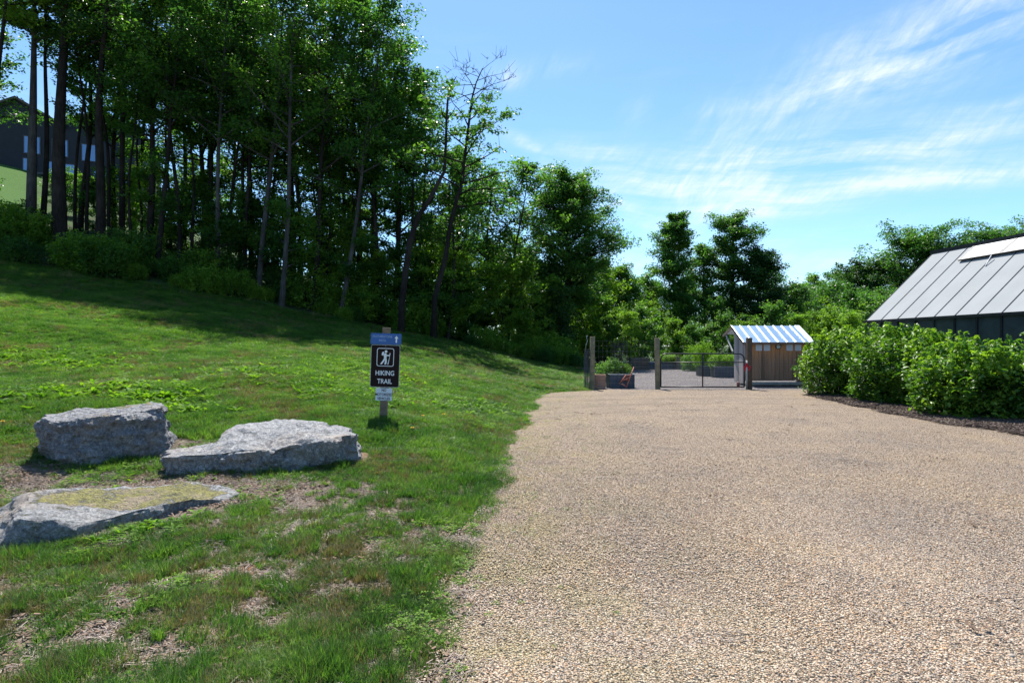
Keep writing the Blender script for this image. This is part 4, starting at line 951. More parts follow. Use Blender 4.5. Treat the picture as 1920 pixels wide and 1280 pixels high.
# ------------------------------------------------------------------ trees
def curve_pts(base, top, nseg, r, wob, bend=0.0):
    pts = []; o = [r.uniform(0, 9) for _ in range(4)]
    for i in range(nseg+1):
        t = i/nseg; p = base.lerp(top, t)
        w_ = wob*math.sin(math.pi*t)
        p = p+Vector((math.sin(t*5+o[0])*w_+bend*math.sin(math.pi*t), math.sin(t*6+o[1])*w_, 0)); pts.append(p)
    return pts
def leaf_arrays(C, Rr, cnt, L, rs_, flat=.6, up=.45, droop=.0, shape=4):
    """C (m,3) clump centres, Rr (m,) radii, cnt leaves/clump"""
    m = len(C); n = m*cnt; c = np.repeat(C, cnt, 0); rr = np.repeat(Rr, cnt)
    d = rs_.normal(0, 1, (n, 3)); d /= np.linalg.norm(d, axis=1)[:, None]; q = rs_.rand(n)**.55
    pos = c+d*(rr*q)[:, None]*np.array([1, 1, flat])
    nrm = rs_.normal(0, .75, (n, 3)); nrm[:, 2] = np.abs(nrm[:, 2])+up; nrm /= np.linalg.norm(nrm, axis=1)[:, None]
    a = rs_.normal(0, 1, (n, 3)); a[:, 2] -= droop; a -= nrm*(a*nrm).sum(1)[:, None]; a /= np.linalg.norm(a, axis=1)[:, None]
    b_ = np.cross(nrm, a); l = (L*rs_.uniform(.6, 1.3, n))[:, None]
    tint = np.repeat(rs_.rand(m), cnt)*.55+rs_.rand(n)*.45
    if shape == 4:
        V = np.stack([pos-a*l*.5, pos+b_*l*.30-a*l*.05, pos+a*l*.5-nrm*l*.1, pos-b_*l*.30-a*l*.05], 1).reshape(-1, 3)
        F_ = np.arange(4*n).reshape(n, 4); return V, [F_], np.repeat(tint, 4)
    V = np.stack([pos-a*l*.5, pos-a*l*.15+b_*l*.24+nrm*l*.06, pos+a*l*.22+b_*l*.19+nrm*l*.03, pos+a*l*.55-nrm*l*.12, pos+a*l*.22-b_*l*.19+nrm*l*.03, pos-a*l*.15-b_*l*.24+nrm*l*.06, pos+a*l*.03], 1).reshape(-1, 3)
    k = np.arange(n)[:, None]*7
    T3 = np.concatenate([k+np.array([[0, 1, 6]]), k+np.array([[0, 6, 5]])]); Q4 = np.concatenate([k+np.array([[6, 1, 2, 3]]), k+np.array([[5, 6, 3, 4]])])
    return V, [T3, Q4], np.repeat(tint, 7)
def tree_mesh(seed, Ht, r0, top=(0, 0), lo=.35, CR=3.5, prof=None, nl=26, sub=4, cnt=70, L=.2, cr=(.55, 1.0), mb_mat=None, lmat=None, wob=.25, bend=0.0, up_ang=(15, 50), fork=False, path=None, bare=None, droop=0.0, low=0, flat=.6, nside=8):
    r = random.Random(seed); rs_ = np.random.RandomState(seed)
    pts = path or curve_pts(Vector((0, 0, -.4)), Vector((top[0], top[1], Ht)), 14, r, wob, bend)
    n = len(pts); mb = MB(); rad = [max(.015, r0*(1-.86*(i/(n-1))**1.15)*(1.35 if i == 0 else 1)) for i in range(n)]
    mb.tube(pts, rad, nside)
    C = []; Rr = []
    prof = prof or (lambda t: math.sin(math.pi*min(1, (t*.85+.12)))**.7)
    def at(t): x = t*(n-1); i = min(n-2, int(x)); return pts[i].lerp(pts[i+1], x-i), rad[i]*(1-(x-i))+rad[i+1]*(x-i)
    for i in range(nl):
        u = (i+r.random()*.8)/nl; t = lo+(1-lo)*u
        if low and i < low: t = r.uniform(.12, lo); 
        p, tr_ = at(min(t, .985)); a = i*2.4+r.uniform(-.5, .5)
        ln = CR*prof(u)*r.uniform(.7, 1.15)*(.55 if (low and i < low) else 1); e = R(r.uniform(*up_ang))*(1.0+.35*u)
        q = [p]; d = Vector((math.cos(a)*math.cos(e), math.sin(a)*math.cos(e), math.sin(e)))
        for k in range(3): d = (d+Vector((r.uniform(-.25, .25), r.uniform(-.25, .25), r.uniform(-.15, .15)-droop*.25))).normalized(); q.append(q[-1]+d*ln/3)
        lr = min(tr_*.6, .035+.02*ln); mb.tube(q, [lr, lr*.75, lr*.45, lr*.2], 5, False)
        isb = bare and bare(t, a)
        for s in range(sub):
            f = (s+1)/sub; x = f*3; j = min(2, int(x)); b0 = q[j].lerp(q[j+1], x-j)
            d2 = (d+Vector((r.uniform(-1, 1), r.uniform(-1, 1), r.uniform(-.4, .7)-droop))).normalized(); l2 = ln*r.uniform(.18, .38)
            e2 = b0+d2*l2; mb.tube([b0, b0.lerp(e2, .5)+Vector((0, 0, .05)), e2], [lr*.3, lr*.22, .008], 4, False)
            if isb:
                for _ in range(3):
                    e3 = e2+Vector((r.uniform(-.4, .4), r.uniform(-.4, .4), r.uniform(-.05, .55))); mb.tube([b0.lerp(e2, r.uniform(.4, 1)), e3], [.014, .005], 4, False)
                continue
            C.append(e2); Rr.append(r.uniform(*cr)*(.7+.3*ln/CR))
            if r.random() < .5: C.append(b0.lerp(e2, .3)+Vector((0, 0, .1))); Rr.append(r.uniform(*cr)*.7)
    if not bare:
        C.append(pts[-1]); Rr.append(cr[1]*.8); C.append(pts[-2]); Rr.append(cr[1])
    C = np.array([tuple(c) for c in C]); Rr = np.array(Rr)
    V, F_, ti = leaf_arrays(C, Rr, cnt, L, rs_, flat, droop=droop*1.5)
    return mb.mesh('trunk', mb_mat or M_bark, True), npmesh('crown', V, F_, False, mat=lmat or M_leafA, attrs={'tint': ti})
def put_tree(name, label, cat, loc, meshes, rz=0.0, s=1.0, group=None, parts=('trunk', 'crown')):
    t = thing(name, label, cat, loc, rz, group); t.scale = (s, s, s) if not isinstance(s, tuple) else s
    for nm, me in zip(parts, meshes): link(bpy.data.objects.new(nm, me), t)
    return t
def lean_top(px0, px1, Y, Ht, z0):
    zt_ = CAMZ+Y*HY/F; dX = (px1-px0)/F*Y; return dX*Ht/(zt_-z0)
# --- front rank of the wood: (px at base, px at picture top, distance, trunk px width, height, crown start, bark, leaf, label)
front = [
 (57, 66, 33, 19, 21, .50, 'g', 'A', 'tall half pale, half dark trunk nearest the left edge, yellow-green leaves beside it'),
 (-40, 10, 30.5, 12, 19, .5, 'd', 'Y', 'yellow-green leafed tree whose boughs hang in at the top left corner'),
 (78, 92, 33.6, 11, 21, .5, 'd', 'A', 'thin dark trunk tight behind the leftmost grey one'),
 (112, 119, 32, 27, 23, .5, 'd', 'A', 'thickest dark trunk of the wood, third from the left edge'),
 (185, 201, 32.5, 19, 22, .42, 'd', 'D', 'straight dark trunk with feathery drooping boughs, right of the thickest one'),
 (226, 243, 36, 12, 20, .4, 'd', 'D', 'dark slim trunk between the feathery tree and the mottled thicket'),
 (276, 296, 34, 14, 20, .38, 'd', 'A', 'dark trunk close left of the right-leaning one'),
 (292, 346, 32.5, 11, 20, .40, 'd', 'A', 'dark trunk leaning clearly to the right in the left half of the wood'),
 (379, 384, 38, 12, 19, .35, 'd', 'A', 'dark upright trunk, left one of a close pair'),
 (396, 404, 37, 12, 20, .35, 'd', 'A', 'dark upright trunk, right one of a close pair'),
 (406, 424, 32.5, 10, 20, .38, 'g', 'A', 'slender pale grey trunk in the middle of the wood'),
 (444, 478, 36, 9, 19, .32, 'd', 'A', 'slim dark trunk right of the pale slender one'),
 (484, 532, 33, 12, 20, .34, 'g', 'A', 'greyish trunk leaning right, left of the two parallel stems'),
 (527, 556, 31.5, 11, 20, .36, 'g', 'A', 'pale trunk standing before the heavy black one'),
 (543, 558, 39, 21, 22, .40, 'd', 'D', 'heavy black trunk half hidden behind a pale one'),
 (585, 632, 33, 12, 19, .30, 'd', 'A', 'dark trunk leaning right, right of the heavy black one'),
 (636, 728, 33, 10, 18, .28, 'g', 'A', 'strongly right-leaning grey trunk under light-topped foliage'),
 (690, 740, 36, 9, 17, .25, 'd', 'A', 'dark leaning trunk in dense foliage left of the dead snag'),
 (735, 772, 37, 9, 15.5, .25, 'd', 'B', 'leafy tree with its crown ending at the open sky, just left of the snag')]
LM = {'Y': M_leafY, 'A': M_leafA, 'D': M_leafD, 'B': M_leafB}
for i, (p0, p1, Y, wpx, Ht, lo, bk, lf, lab) in enumerate(front):
    g = GP(p0, Y); r0 = wpx/F*Y/2*.95; Ht = min(Ht, (22.8 if p0 > 260 else 25)-g.z); lo = lo if p0 > 260 else max(lo, .66); tx = lean_top(p0, p1, Y, Ht, g.z)
    feath = lf == 'D'
    ms = tree_mesh(100+i, Ht, r0, (tx, 0), lo, (3.6 if wpx < 20 else 4.6) if p0 > 260 else 3.0, nl=30 if p0 > 260 else 20, sub=4, cnt=66, L=.175 if not feath else .15, mb_mat=M_barkg if bk == 'g' else M_bark, lmat=LM[lf], wob=.16, low=4 if p0 > 260 else 0, droop=.5 if feath else 0, flat=.6 if not feath else .28, up_ang=(10, 45) if not feath else (-12, 12), cr=(.6, 1.15))
    put_tree('forest_tree', lab, 'tree', (g.x, g.y, g.z), ms, 0, 1.0, 'tall trees along the front of the wood')
# dead snag
def path_px(pts, Y, dep=None):
    g0 = GP(pts[0][0], Y); out = []
    for k, (px, py) in enumerate(pts):
        y = Y+(dep[k] if dep else 0); p = P(px, py, y)-Vector((g0.x, g0.y, g0.z)); out.append(p)
    return g0, out
g0, sp_ = path_px([(752, 606), (753, 570), (762, 500), (768, 455), (776, 428), (785, 405), (803, 378), (822, 342), (833, 322), (836, 270), (837, 225), (840, 180), (848, 157), (856, 143)], 31)
sp_[0].z = -.3
mb = MB(); mb.tube(sp_, [.20, .18, .17, .16, .15, .13, .115, .10, .09, .075, .065, .055, .04, .015], 9)
sg = thing('dead_tree', 'bare black snag with an S-bend, rising against the sky', 'tree', g0); mb.build('trunk', M_bark, sg, True)
MB().tube([sp_[10], sp_[10]+Vector((.35, 0, .4)), sp_[10]+Vector((.5, .1, .8))], [.045, .03, .01], 6).build('broken_limb', M_bark, sg, True); MB().tube([sp_[10], sp_[10]+Vector((-.25, 0, .4)), sp_[10]+Vector((-.3, .1, .9))], [.04, .025, .008], 6).build('broken_limb', M_bark, sg, True)
MB().tube([sp_[9], sp_[9]+Vector((-.35, .2, .2)), sp_[9]+Vector((-.5, .1, .8))], [.045, .03, .01], 6).build('broken_limb', M_bark, sg, True); MB().tube([sp_[5], sp_[5]+Vector((.7, .2, .9)), sp_[5]+Vector((1.1, .2, 2.0))], [.06, .04, .015], 6).build('broken_limb', M_bark, sg, True)
# tree with bare top beside the snag
g0, sp_ = path_px([(813, 614), (815, 560), (836, 480), (843, 430), (856, 375), (866, 345), (869, 310), (876, 260), (881, 215), (886, 180), (893, 155), (905, 128)], 32)
sp_[0].z = -.4
ms = tree_mesh(201, 16, .16, path=sp_, lo=.34, CR=3.7, nl=30, sub=4, cnt=54, L=.19, lmat=M_leafB, bare=lambda t, a: t > .74, droop=.25, flat=.4, up_ang=(0, 38), cr=(.45, .9), prof=lambda u: 1.0-.45*u)
put_tree('forest_tree', 'half-bare tree whose leafless twiggy top stands right of the black snag', 'tree', g0, ms, group='tall trees along the front of the wood')
for i, (p0, p1, Y, wpx, Ht, lo, lab) in enumerate(((838, 868, 35, 7, 11, .3, 'thin leaning tree under the half-bare one'), (948, 1000, 38, 7, 12, .3, 'thin right-leaning tree left of the big round-crowned one'), (905, 930, 40, 9, 11.5, .2, 'leafy mid-height tree between the half-bare tree and the thin leaning one'), (870, 850, 41, 9, 13, .2, 'leafy tree right behind the half-bare one'))):
    g = GP(p0, Y); ms = tree_mesh(220+i, Ht, wpx/F*Y/2, ((p1-p0)/F*Y*.8, 0), lo, 2.8, nl=24, sub=4, cnt=56, L=.19, lmat=M_leafB, low=5)
    put_tree('forest_tree', lab, 'tree', g, ms, group='tall trees along the front of the wood')
# --- prototypes
TT = {}
TT['tall'] = [tree_mesh(300+i, 18, .19, (.8-.6*i, 0), .28, 3.4, nl=28, sub=4, cnt=58, L=.22, low=3, cr=(.6, 1.15)) for i in range(3)]
TT['pole'] = [tree_mesh(360+i, 16.5, .12, (1.6-1.2*i, 0), .60, 2.4, nl=16, sub=4, cnt=46, L=.2, cr=(.5, .95)) for i in range(3)]
TT['mid'] = [tree_mesh(320+i, 9, .11, (.4, .2), .15, 2.7, nl=24, sub=4, cnt=56, L=.2, lmat=(M_leafA, M_leafB, M_leafY)[i], cr=(.5, .95)) for i in range(3)]  # bright-leaf variant puts sunlit foliage into the colour deep in the wood
TT['under'] = [tree_mesh(340+i, 4.6, .05, (.3, .1), .12, 2.0, nl=20, sub=4, cnt=46, L=.17, lmat=(M_leafA, M_leafB, M_leafY)[i], cr=(.4, .7)) for i in range(3)]
def shrub_mesh(seed, Ht, Rx, n_stem, cnt, L, lmat, shape=4, rr=(.18, .32), flat=.9, shoots=0):
    r = random.Random(seed); rs_ = np.random.RandomState(seed); mb = MB(); C = []; Rr = []
    for i in range(n_stem):
        a = i*2.4; q = Rx*math.sqrt((i+.5)/n_stem); h_ = Ht*(1-.42*(q/Rx)**2.5)*r.uniform(.82, 1.02)
        bx, by = math.cos(a)*q*.35, math.sin(a)*q*.35; tx, ty = math.cos(a)*q, math.sin(a)*q
        pts = [Vector((bx, by, 0)), Vector((bx*.5+tx*.5, by*.5+ty*.5, h_*.5)), Vector((tx, ty, h_))]; mb.tube(pts, [.018, .012, .006], 5, False)
        lowk = .12 if q > Rx*.6 else .35
        for t in np.linspace(lowk, 1, 6):
            p = pts[1].lerp(pts[2], (t-.5)*2) if t > .5 else pts[0].lerp(pts[1], t*2)
            p = p+Vector((r.uniform(-.15, .15), r.uniform(-.15, .15), r.uniform(-.06, .06))); 
            if q > Rx*.6: o = Vector((math.cos(a), math.sin(a), 0))*(.45*Rx*(1-t)*.9); p = p+o
            C.append(p); Rr.append(r.uniform(*rr))
    nC = len(C)
    for i in range(shoots):
        a = r.uniform(0, 6.28); q = Rx*math.sqrt(r.random())*.95; z_ = Ht*(1-.42*(q/Rx)**2.5)
        sh_ = r.uniform(.06, .13); dx_, dy_ = r.uniform(-.04, .04), r.uniform(-.04, .04)
        for k in range(4): C.append(Vector((math.cos(a)*q+dx_*k, math.sin(a)*q+dy_*k, z_+.0+sh_*k))); Rr.append(.11-.02*k)
    Ca = np.array([tuple(c) for c in C]); Rr = np.array(Rr)
    V, F_, ti = leaf_arrays(Ca[:nC], Rr[:nC], cnt, L, rs_, flat, shape=shape, up=.5)
    if shoots:
        V2, F2, t2 = leaf_arrays(Ca[nC:], Rr[nC:], 6, L*1.1, rs_, .6, shape=shape, up=.2); F_ = [np.concatenate([f, g+len(V)]) for f, g in zip(F_, F2)]; V = np.concatenate([V, V2]); ti = np.concatenate([ti, np.clip(t2+.35, 0, 1.2)])
    return mb.mesh('stems', M_bark, True), npmesh('foliage', V, F_, False, mat=lmat, attrs={'tint': ti})
TT['shrub'] = [shrub_mesh(400+i, 1.9, 1.3, 22, 34, .13, (M_leafB, M_leafY, M_leafY)[i], rr=(.22, .4)) for i in range(3)]  # bright-leaf variants put sunlit tops into the colour; bed plants share them
rg = random.Random(77)
def many(kind, spots, name, label, cat, group, parts=('trunk', 'crown')):
    for (px, Y, s) in spots:
        g = GP(px, Y); k = rg.randrange(len(TT[kind])); s = min(s, (26-g.z)/18.0) if kind in ('tall', 'pole') else s; s2 = s*rg.uniform(.9, 1.1)
        put_tree(name, label, cat, (g.x, g.y, g.z-.1), TT[kind][k], rg.uniform(0, 6.3), (s*rg.uniform(.9, 1.1), s*rg.uniform(.9, 1.1), s2), group, parts)
many('tall', [(px, Y, rg.uniform(.85, 1.12)) for px, Y in ((150, 38), (215, 40), (250, 42), (345, 40), (430, 41), (470, 40), (560, 42), (600, 39), (655, 41), (700, 43), (752, 43), (-40, 34), (-90, 31), (670, 36))],
     'forest_tree', 'slender tree standing deeper in the wood behind the front trunks', 'tree', 'trees deeper in the wood')
many('pole', [(px, Y, rg.uniform(.8, 1.1)) for px, Y in ((140, 36), (165, 34), (210, 35), (245, 33.5), (262, 38), (318, 36), (335, 34), (362, 34.5), (388, 40), (430, 35), (462, 34), (500, 36), (515, 38), (566, 35), (602, 37), (618, 34.5), (660, 36), (708, 35), (745, 37), (792, 38), (778, 36))],
     'slender_tree', 'thin dark pole-like tree between the larger front trunks', 'tree', 'thin pole trees inside the wood')
many('mid', [(px, Y, rg.uniform(.8, 1.15)) for px, Y in ((640, 42), (760, 40), (800, 42), (840, 46), (885, 44), (930, 47), (975, 50), (1010, 46), (1100, 52), (1135, 50), (500, 42), (420, 50), (660, 52), (355, 52))],
     'young_tree', 'young leafy tree filling the wood below the tall crowns', 'tree', 'young trees inside the wood')
many('under', [(px, Y, rg.uniform(.7, 1.2)) for px, Y in ((185, 39), (240, 40), (155, 44), (118, 42), (330, 36), (430, 35), (470, 34.5), (560, 35), (600, 34.5), (660, 35), (700, 34.8), (740, 36), (790, 36.5), (830, 38), (870, 37.5), (915, 38.5), (960, 40), (1000, 40), (1040, 41), (1090, 44), (1120, 45), (630, 38), (520, 37), (380, 38))]+[(px, Y, s) for px, Y, s in ((290, 39, 1.1), (350, 36, .8), (505, 36, .8), (620, 36, .9), (715, 34.5, .8), (800, 35.5, .9), (850, 36, 1.2), (890, 36.5, 1.0), (935, 37, 1.2), (975, 38, 1.2))],
     'sapling', 'low leafy sapling in the shade under the wood', 'sapling', 'saplings under the wood')
def sh_edge(px):   # forest edge distance at a pixel column
    for Y in np.arange(24, 46, .2):
        if Y > fedge((px-CX)/F*Y): return Y
    return 36
spots = []
for px in range(-40, 1100, 34):
    Y = sh_edge(px)+rg.uniform(.3, 1.2); (spots.append((px+rg.uniform(-14, 14), Y, rg.uniform(.3, .85) if px > 300 else rg.uniform(.5, 1.15))) if rg.random() < .85 else None)
for px in range(-30, 300, 22): spots.append((px+rg.uniform(-10, 10), sh_edge(px)+rg.uniform(1.5, 5.5), rg.uniform(.6, 1.5)))
for px in range(300, 1080, 42): spots.append((px+rg.uniform(-18, 18), sh_edge(px)+rg.uniform(1.5, 4.5), rg.uniform(.5, 1.5)))
many('shrub', spots, 'woodland_shrub', 'leafy undergrowth shrub along the edge of the wood', 'shrub', 'shrubs along the edge of the wood', ('stems', 'foliage'))
# --- individual garden-side trees
def rtree(seed, px, ytop, Y, half_px, lab, lmat=M_leafB, lo=.2, r0=.2, nl=40, cnt=60, L=.24, prof=None, cr=(.6, 1.1), sub=4, lean=0, low=0, name='broadleaf_tree', grp='broadleaf trees beyond the garden'):
    g = GP(px, Y); top = CAMZ+(HY-ytop)/F*Y; Ht = top-g.z; CR = half_px/F*Y*(1.0 if seed in (503, 504, 506) else 1.15)
    ms = tree_mesh(seed, Ht-1.5, r0, (lean/F*Y, 0), lo, CR, nl=int(nl*1.25), sub=sub, cnt=int(cnt*1.75), L=L*.85, lmat=lmat, prof=prof, cr=cr, low=low, up_ang=(0, 48))
    put_tree(name, lab, 'tree', g, ms, 0, 1.0, grp)
rnd = lambda u: max(.12, 1-((u-.35)/.70)**2)**.6 if u > .35 else .62+1.08*u
rtree(501, 1056, 312, 42, 82, 'largest round-crowned tree, standing against the sky in the middle of the picture', M_leafB, .34, .34, 62, 62, .21, rnd, (.6, 1.1), 5, 8)
rtree(502, 1030, 480, 40.5, 42, 'dark ivy-clad lower tree below the big round crown', M_leafD, .02, .16, 34, 60, .18, lambda u: .9, (.5, .8))
rtree(503, 1268, 385, 54, 44, 'tall narrow tree, left one of the two tallest behind the shed', M_leafB, .12, .24, 52, 58, .24, lambda u: (.7+.6*u if u < .5 else max(.15, 1-((u-.5)/.55)**2)**.6), (.6, 1.0), 4)
rtree(504, 1372, 384, 55, 58, 'tall tree directly above the shed, right one of the two tallest', M_leafB, .14, .26, 50, 60, .24, lambda u: (.6+.8*u if u < .5 else max(.15, 1-((u-.5)/.55)**2)**.6), (.65, 1.15), 4)
rtree(505, 1425, 456, 54, 46, 'shorter round tree on the right shoulder of the tallest pair', M_leafD, .2, .2, 40, 60, .24, rnd, (.6, 1.1))
rtree(506, 1322, 440, 57, 36, 'slim pale-leaved tree filling the gap between the two tallest', M_leafB, .1, .16, 38, 44, .24, rnd)
rtree(507, 1165, 478, 52, 34, 'loose-crowned tree just right of the big round one', M_leafB, .15, .16, 34, 44, .24, rnd)
rtree(508, 1208, 500, 56, 34, 'open grey-green tree with sky showing through, left of the tall narrow one', M_leafB, .15, .14, 30, 34, .24, rnd)
rtree(509, 1120, 520, 50, 34, 'dark tree below the right side of the big round crown', M_leafD, .1, .16, 34, 50, .22, rnd)
rtree(510, 1478, 528, 56, 46, 'dark rounded tree right behind the shed roof', M_leafD, .1, .18, 38, 56, .24, rnd)
rtree(511, 1545, 530, 60, 60, 'mid green rounded tree left of the bright young one', M_leafB, .1, .18, 44, 56, .26, rnd)
rtree(512, 1575, 566, 44, 52, 'bright yellow-green young tree between shed and greenhouse', M_leafY, .04, .10, 44, 56, .17, rnd, (.45, .8))
rtree(513, 1628, 488, 66, 62, 'dark wide tree on the skyline left of the greenhouse roof', M_leafD, .15, .22, 44, 56, .28, rnd, (.8, 1.3))
rtree(514, 1725, 430, 62, 82, 'tallest of the skyline trees behind the greenhouse', M_leafB, .2, .26, 56, 60, .28, rnd, (.8, 1.4))
rtree(515, 1868, 418, 64, 76, 'skyline tree above the greenhouse vents at the right edge', M_leafB, .3, .24, 48, 50, .28, rnd, (.8, 1.3))
rtree(516, 1790, 450, 60, 60, 'skyline tree filling the dip behind the greenhouse ridge', M_leafB, .2, .2, 44, 56, .28, rnd, (.8, 1.3))
rtree(517, 1650, 545, 52, 60, 'green rounded tree touching the low end of the greenhouse roof', M_leafB, .08, .18, 44, 60, .24, rnd)
rtree(518, 1955, 430, 60, 70, 'skyline tree cut by the right picture edge', M_leafB, .2, .2, 44, 50, .28, rnd, (.8, 1.3))
many('mid', [(px, Y, s) for px, Y, s in ((1090, 56, 1.0), (1150, 58, .95), (1230, 60, .9), (1300, 62, .95), (1385, 63, .9), (1450, 62, 1.0), (1500, 50, .8), (1530, 68, 1.1), (1600, 72, 1.2), (1560, 75, 1.2), (1680, 75, 1.2), (1050, 60, 1.1), (900, 55, 1.0), (940, 58, 1.1), (980, 56, 1.0), (1015, 62, 1.1), (1035, 54, .9), (1080, 66, 1.2), (1120, 66, 1.2), (850, 60, 1.1), (800, 60, 1.1))],
     'background_tree', 'leafy tree filling the background low behind the garden', 'tree', 'background trees behind the garden')
many('under', [(px, Y, s) for px, Y, s in ((1180, 43, .8), (1205, 44, .85), (1225, 43, .7), (1300, 44, .7), (1350, 45, .8), (1140, 43, .7), (1440, 44, .9), (1500, 44, .9), (1390, 45, .8), (1260, 45, .8), (1540, 46, 1.0), (1600, 47, 1.2), (1480, 53, 1.2), (1105, 47, .9), (1010, 48, 1.0), (1030, 50, 1.0), (1060, 48, 1.0), (985, 50, 1.0), (1080, 52, 1.0), (960, 52, 1.0), (1330, 52, 1.1), (1280, 52, 1.1), (1230, 52, 1.1), (1180, 52, 1.1), (1130, 53, 1.1))],
     'garden_shrub', 'tall leafy shrub at the back boundary of the garden', 'shrub', 'tall shrubs behind the garden')
# planting in the beds
def plant(label, px, Y, s, z0, k): 
    X = (px-CX)/F*Y; put_tree('garden_plant', label, 'plant', (X, Y, z0), TT['shrub'][k], rg.uniform(0, 6), s, 'plants growing in the raised beds', ('stems', 'foliage'))
plant('grey-green leafy plant in the raised bed nearest the fence', 1150, 21.9, (.34, .34, .36), .45, 0)
plant('small leafy plant under the wire cages at the right of the near bed', 1172, 21.9, (.2, .2, .25), .45, 1)
plant('pale green bushy plant left of the near raised bed', 1132, 22.8, (.4, .4, .48), .02, 0)
plant('bright green plant standing above the middle of the gate', 1320, 30.2, (.42, .42, .78), .4, 1)
plant('low yellow-green plant in the back left raised bed', 1255, 39, (.6, .6, .35), .4, 1)
plant('bright green leafy row plant, left in the bed behind the shed wall', 1352, 28.7, (.45, .45, .42), .45, 1)
plant('bright green leafy row plant, right in the bed behind the shed wall', 1373, 28.6, (.45, .45, .40), .45, 1)
plant('tall green weedy plant left of the gate upright at the back', 1305, 39, (.7, .7, .9), .0, 1)
plant('low green plant at the back between the wooden planter and the gate upright', 1296, 36, (.5, .5, .6), .0, 0)

# ------------------------------------------------------------------ shrubs by the greenhouse
def bigbush(seed, px, Y, rx, Ht, lab, n=46, sx=1.0):
    X = (px-CX)/F*Y; ms = shrub_mesh(seed, Ht, rx, n, 36, .105, M_bush, 7, (.16, .30), .9, int(75*rx))
    put_tree('leafy_shrub', lab, 'shrub', (X, Y, .04), ms, 0, (sx, 1, 1), 'leafy shrubs in front of the greenhouse', ('stems', 'foliage'))
bigbush(601, 1575, 18.1, 1.15, 1.85, 'leafy green shrub farthest away, partly in front of the shed')
bigbush(602, 1688, 15.6, 1.30, 1.80, 'tall leafy shrub, second from the shed', 56)
bigbush(603, 1760, 14.4, 1.05, 1.60, 'leafy shrub in the middle of the row, its shoots crossing the greenhouse wall', 46)
bigbush(604, 1812, 12.6, 1.05, 1.38, 'lower yellowish shrub left of the nearest one', 46)
bigbush(605, 1925, 12.3, 1.25, 1.45, 'nearest leafy shrub, cut by the right picture edge', 56)
bigbush(606, 1650, 18.6, 1.2, 1.95, 'leafy shrub against the near end of the greenhouse wall', 46)

# ------------------------------------------------------------------ house on the hill
M_sid = simple('dark_slate_siding', (.017, .021, .030), .8, var=.15, scale=2); M_shg = simple('brown_shingles', (.075, .062, .055), .9, var=.3, scale=8)
M_win, T, b = newmat('window_glass'); b.inputs['Base Color'].default_value = (.16, .24, .36, 1); b.inputs['Metallic'].default_value = .6; b.inputs['Roughness'].default_value = .12
M_trim = simple('dark_window_trim', (.05, .05, .055), .6)
hs = thing('house', 'large dark house on the hill behind the trunks at upper left', 'house', (0, 0, 0))
HA = Vector((-58.3, 56.5, 0)); HD = Vector((.93, .37, 0)).normalized(); HN = Vector((-HD.y, HD.x, 0))
hz = lambda t_: h1(*(HA+HD*t_).xy)
def hp(t_, z_, d_=0.0): return HA+HD*t_+HN*d_+Vector((0, 0, z_))
zb0 = 17.0; ze_ = 25.3
mb = MB(); mb.box(hp(11, (zb0+ze_)/2, 5), (15, 10, ze_-zb0), ax=(HD, HN, up)); wl = mb.build('wall', M_sid, hs)
mb = MB(); mb.box(hp(-1, (zb0+ze_-1)/2, 6), (9, 10, ze_-1-zb0), ax=(HD, HN, up)); mb.build('wall', M_sid, hs)
mb = MB(); 
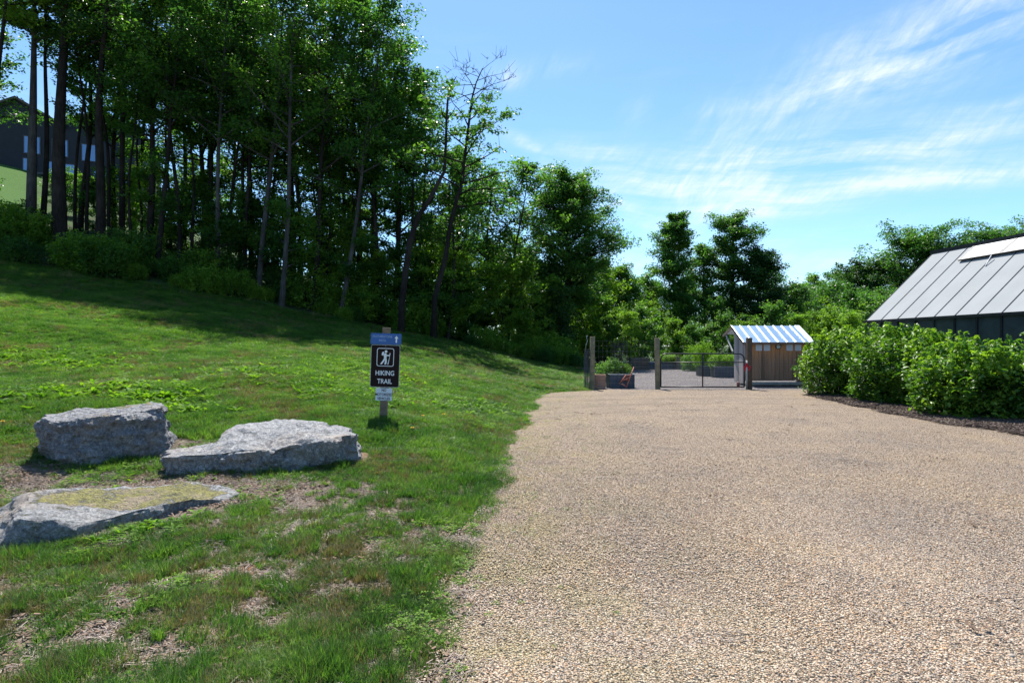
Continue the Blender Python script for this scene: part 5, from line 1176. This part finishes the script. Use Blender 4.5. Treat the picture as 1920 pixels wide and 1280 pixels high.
def gable(mb, t0, t1, d0, d1, z0, z1, ov=.5):
    tm = (t0+t1)/2; a = [hp(t0-ov, z0-.3, d0-ov), hp(tm, z1, d0-ov), hp(t1+ov, z0-.3, d0-ov)]; b_ = [hp(t0-ov, z0-.3, d1+ov), hp(tm, z1, d1+ov), hp(t1+ov, z0-.3, d1+ov)]
    mb.raw(a+b_+[p+Vector((0, 0, -.25)) for p in a+b_], [(0, 1, 4, 3), (1, 2, 5, 4), (0, 6, 7, 1), (1, 7, 8, 2), (6, 9, 10, 7), (7, 10, 11, 8)])
gable(mb, 3.6, 11, 0, 10, ze_, ze_+2.1); gable(mb, 11, 18.4, 0, 10, ze_, ze_+1.9)
mb.raw([hp(-6, ze_-1.3, .3), hp(3.7, ze_-1.3, .3), hp(3.7, ze_+2.4, 6), hp(-6, ze_+2.4, 6), hp(-6, ze_-1.3, 11.5), hp(3.7, ze_-1.3, 11.5)], [(0, 1, 2, 3), (3, 2, 5, 4)]); mb.build('roof', M_shg, hs)
gb = MB()
for t0, t1, zz in ((3.6, 11, 2.0), (11, 18.4, 1.8)): gb.raw([hp(t0, ze_, .02), hp(t1, ze_, .02), hp((t0+t1)/2, ze_+zz, .02)], [(0, 1, 2)])
gb.build('gable_walls', M_sid, hs)
wins = [(-3.4, 22.0, 1.3, 1.8), (4.8, 22.4, 1.4, 1.5), (4.8, 20.6, 1.4, 1.3), (8.6, 22.6, 1.6, 2.0), (11.0, 22.6, 1.6, 2.0), (13.6, 22.4, 1.6, 2.0), (8.4, 20.4, 1.3, 1.7), (10.2, 20.3, 1.3, 1.7), (12.0, 20.2, 1.3, 1.7), (14.6, 20.0, 1.5, 1.7), (5.0, 17.9, 1.6, 1.1), (8.8, 17.7, 1.2, 1.4), (10.6, 17.6, 1.2, 1.4), (12.4, 17.5, 1.2, 1.4), (16.6, 20, 1.2, 1.6)]
for t_, z_, ww, hh in wins:
    ww *= .8; hh *= .85
    yo = -.03 if t_ > 3 else .95
    f = MB(); f.box(hp(t_, z_, yo), (ww+.2, .06, hh+.2), ax=(HD, HN, up)); fo = f.build('window', M_trim, hs)
    f = MB(); f.box(hp(t_, z_, yo-.04), (ww, .03, hh), ax=(HD, HN, up)); f.build('pane', M_win, fo)
mb = MB(); mb.box(hp(8, 19.2, -1.1), (18, 2.2, .25), ax=(HD, HN, up)); 
for t_ in (-.5, 4, 8.5, 13, 16.8): mb.box(hp(t_, 17.6, -2.1), (.2, .2, 3.2), ax=(HD, HN, up))
mb.build('deck', M_trim, hs)
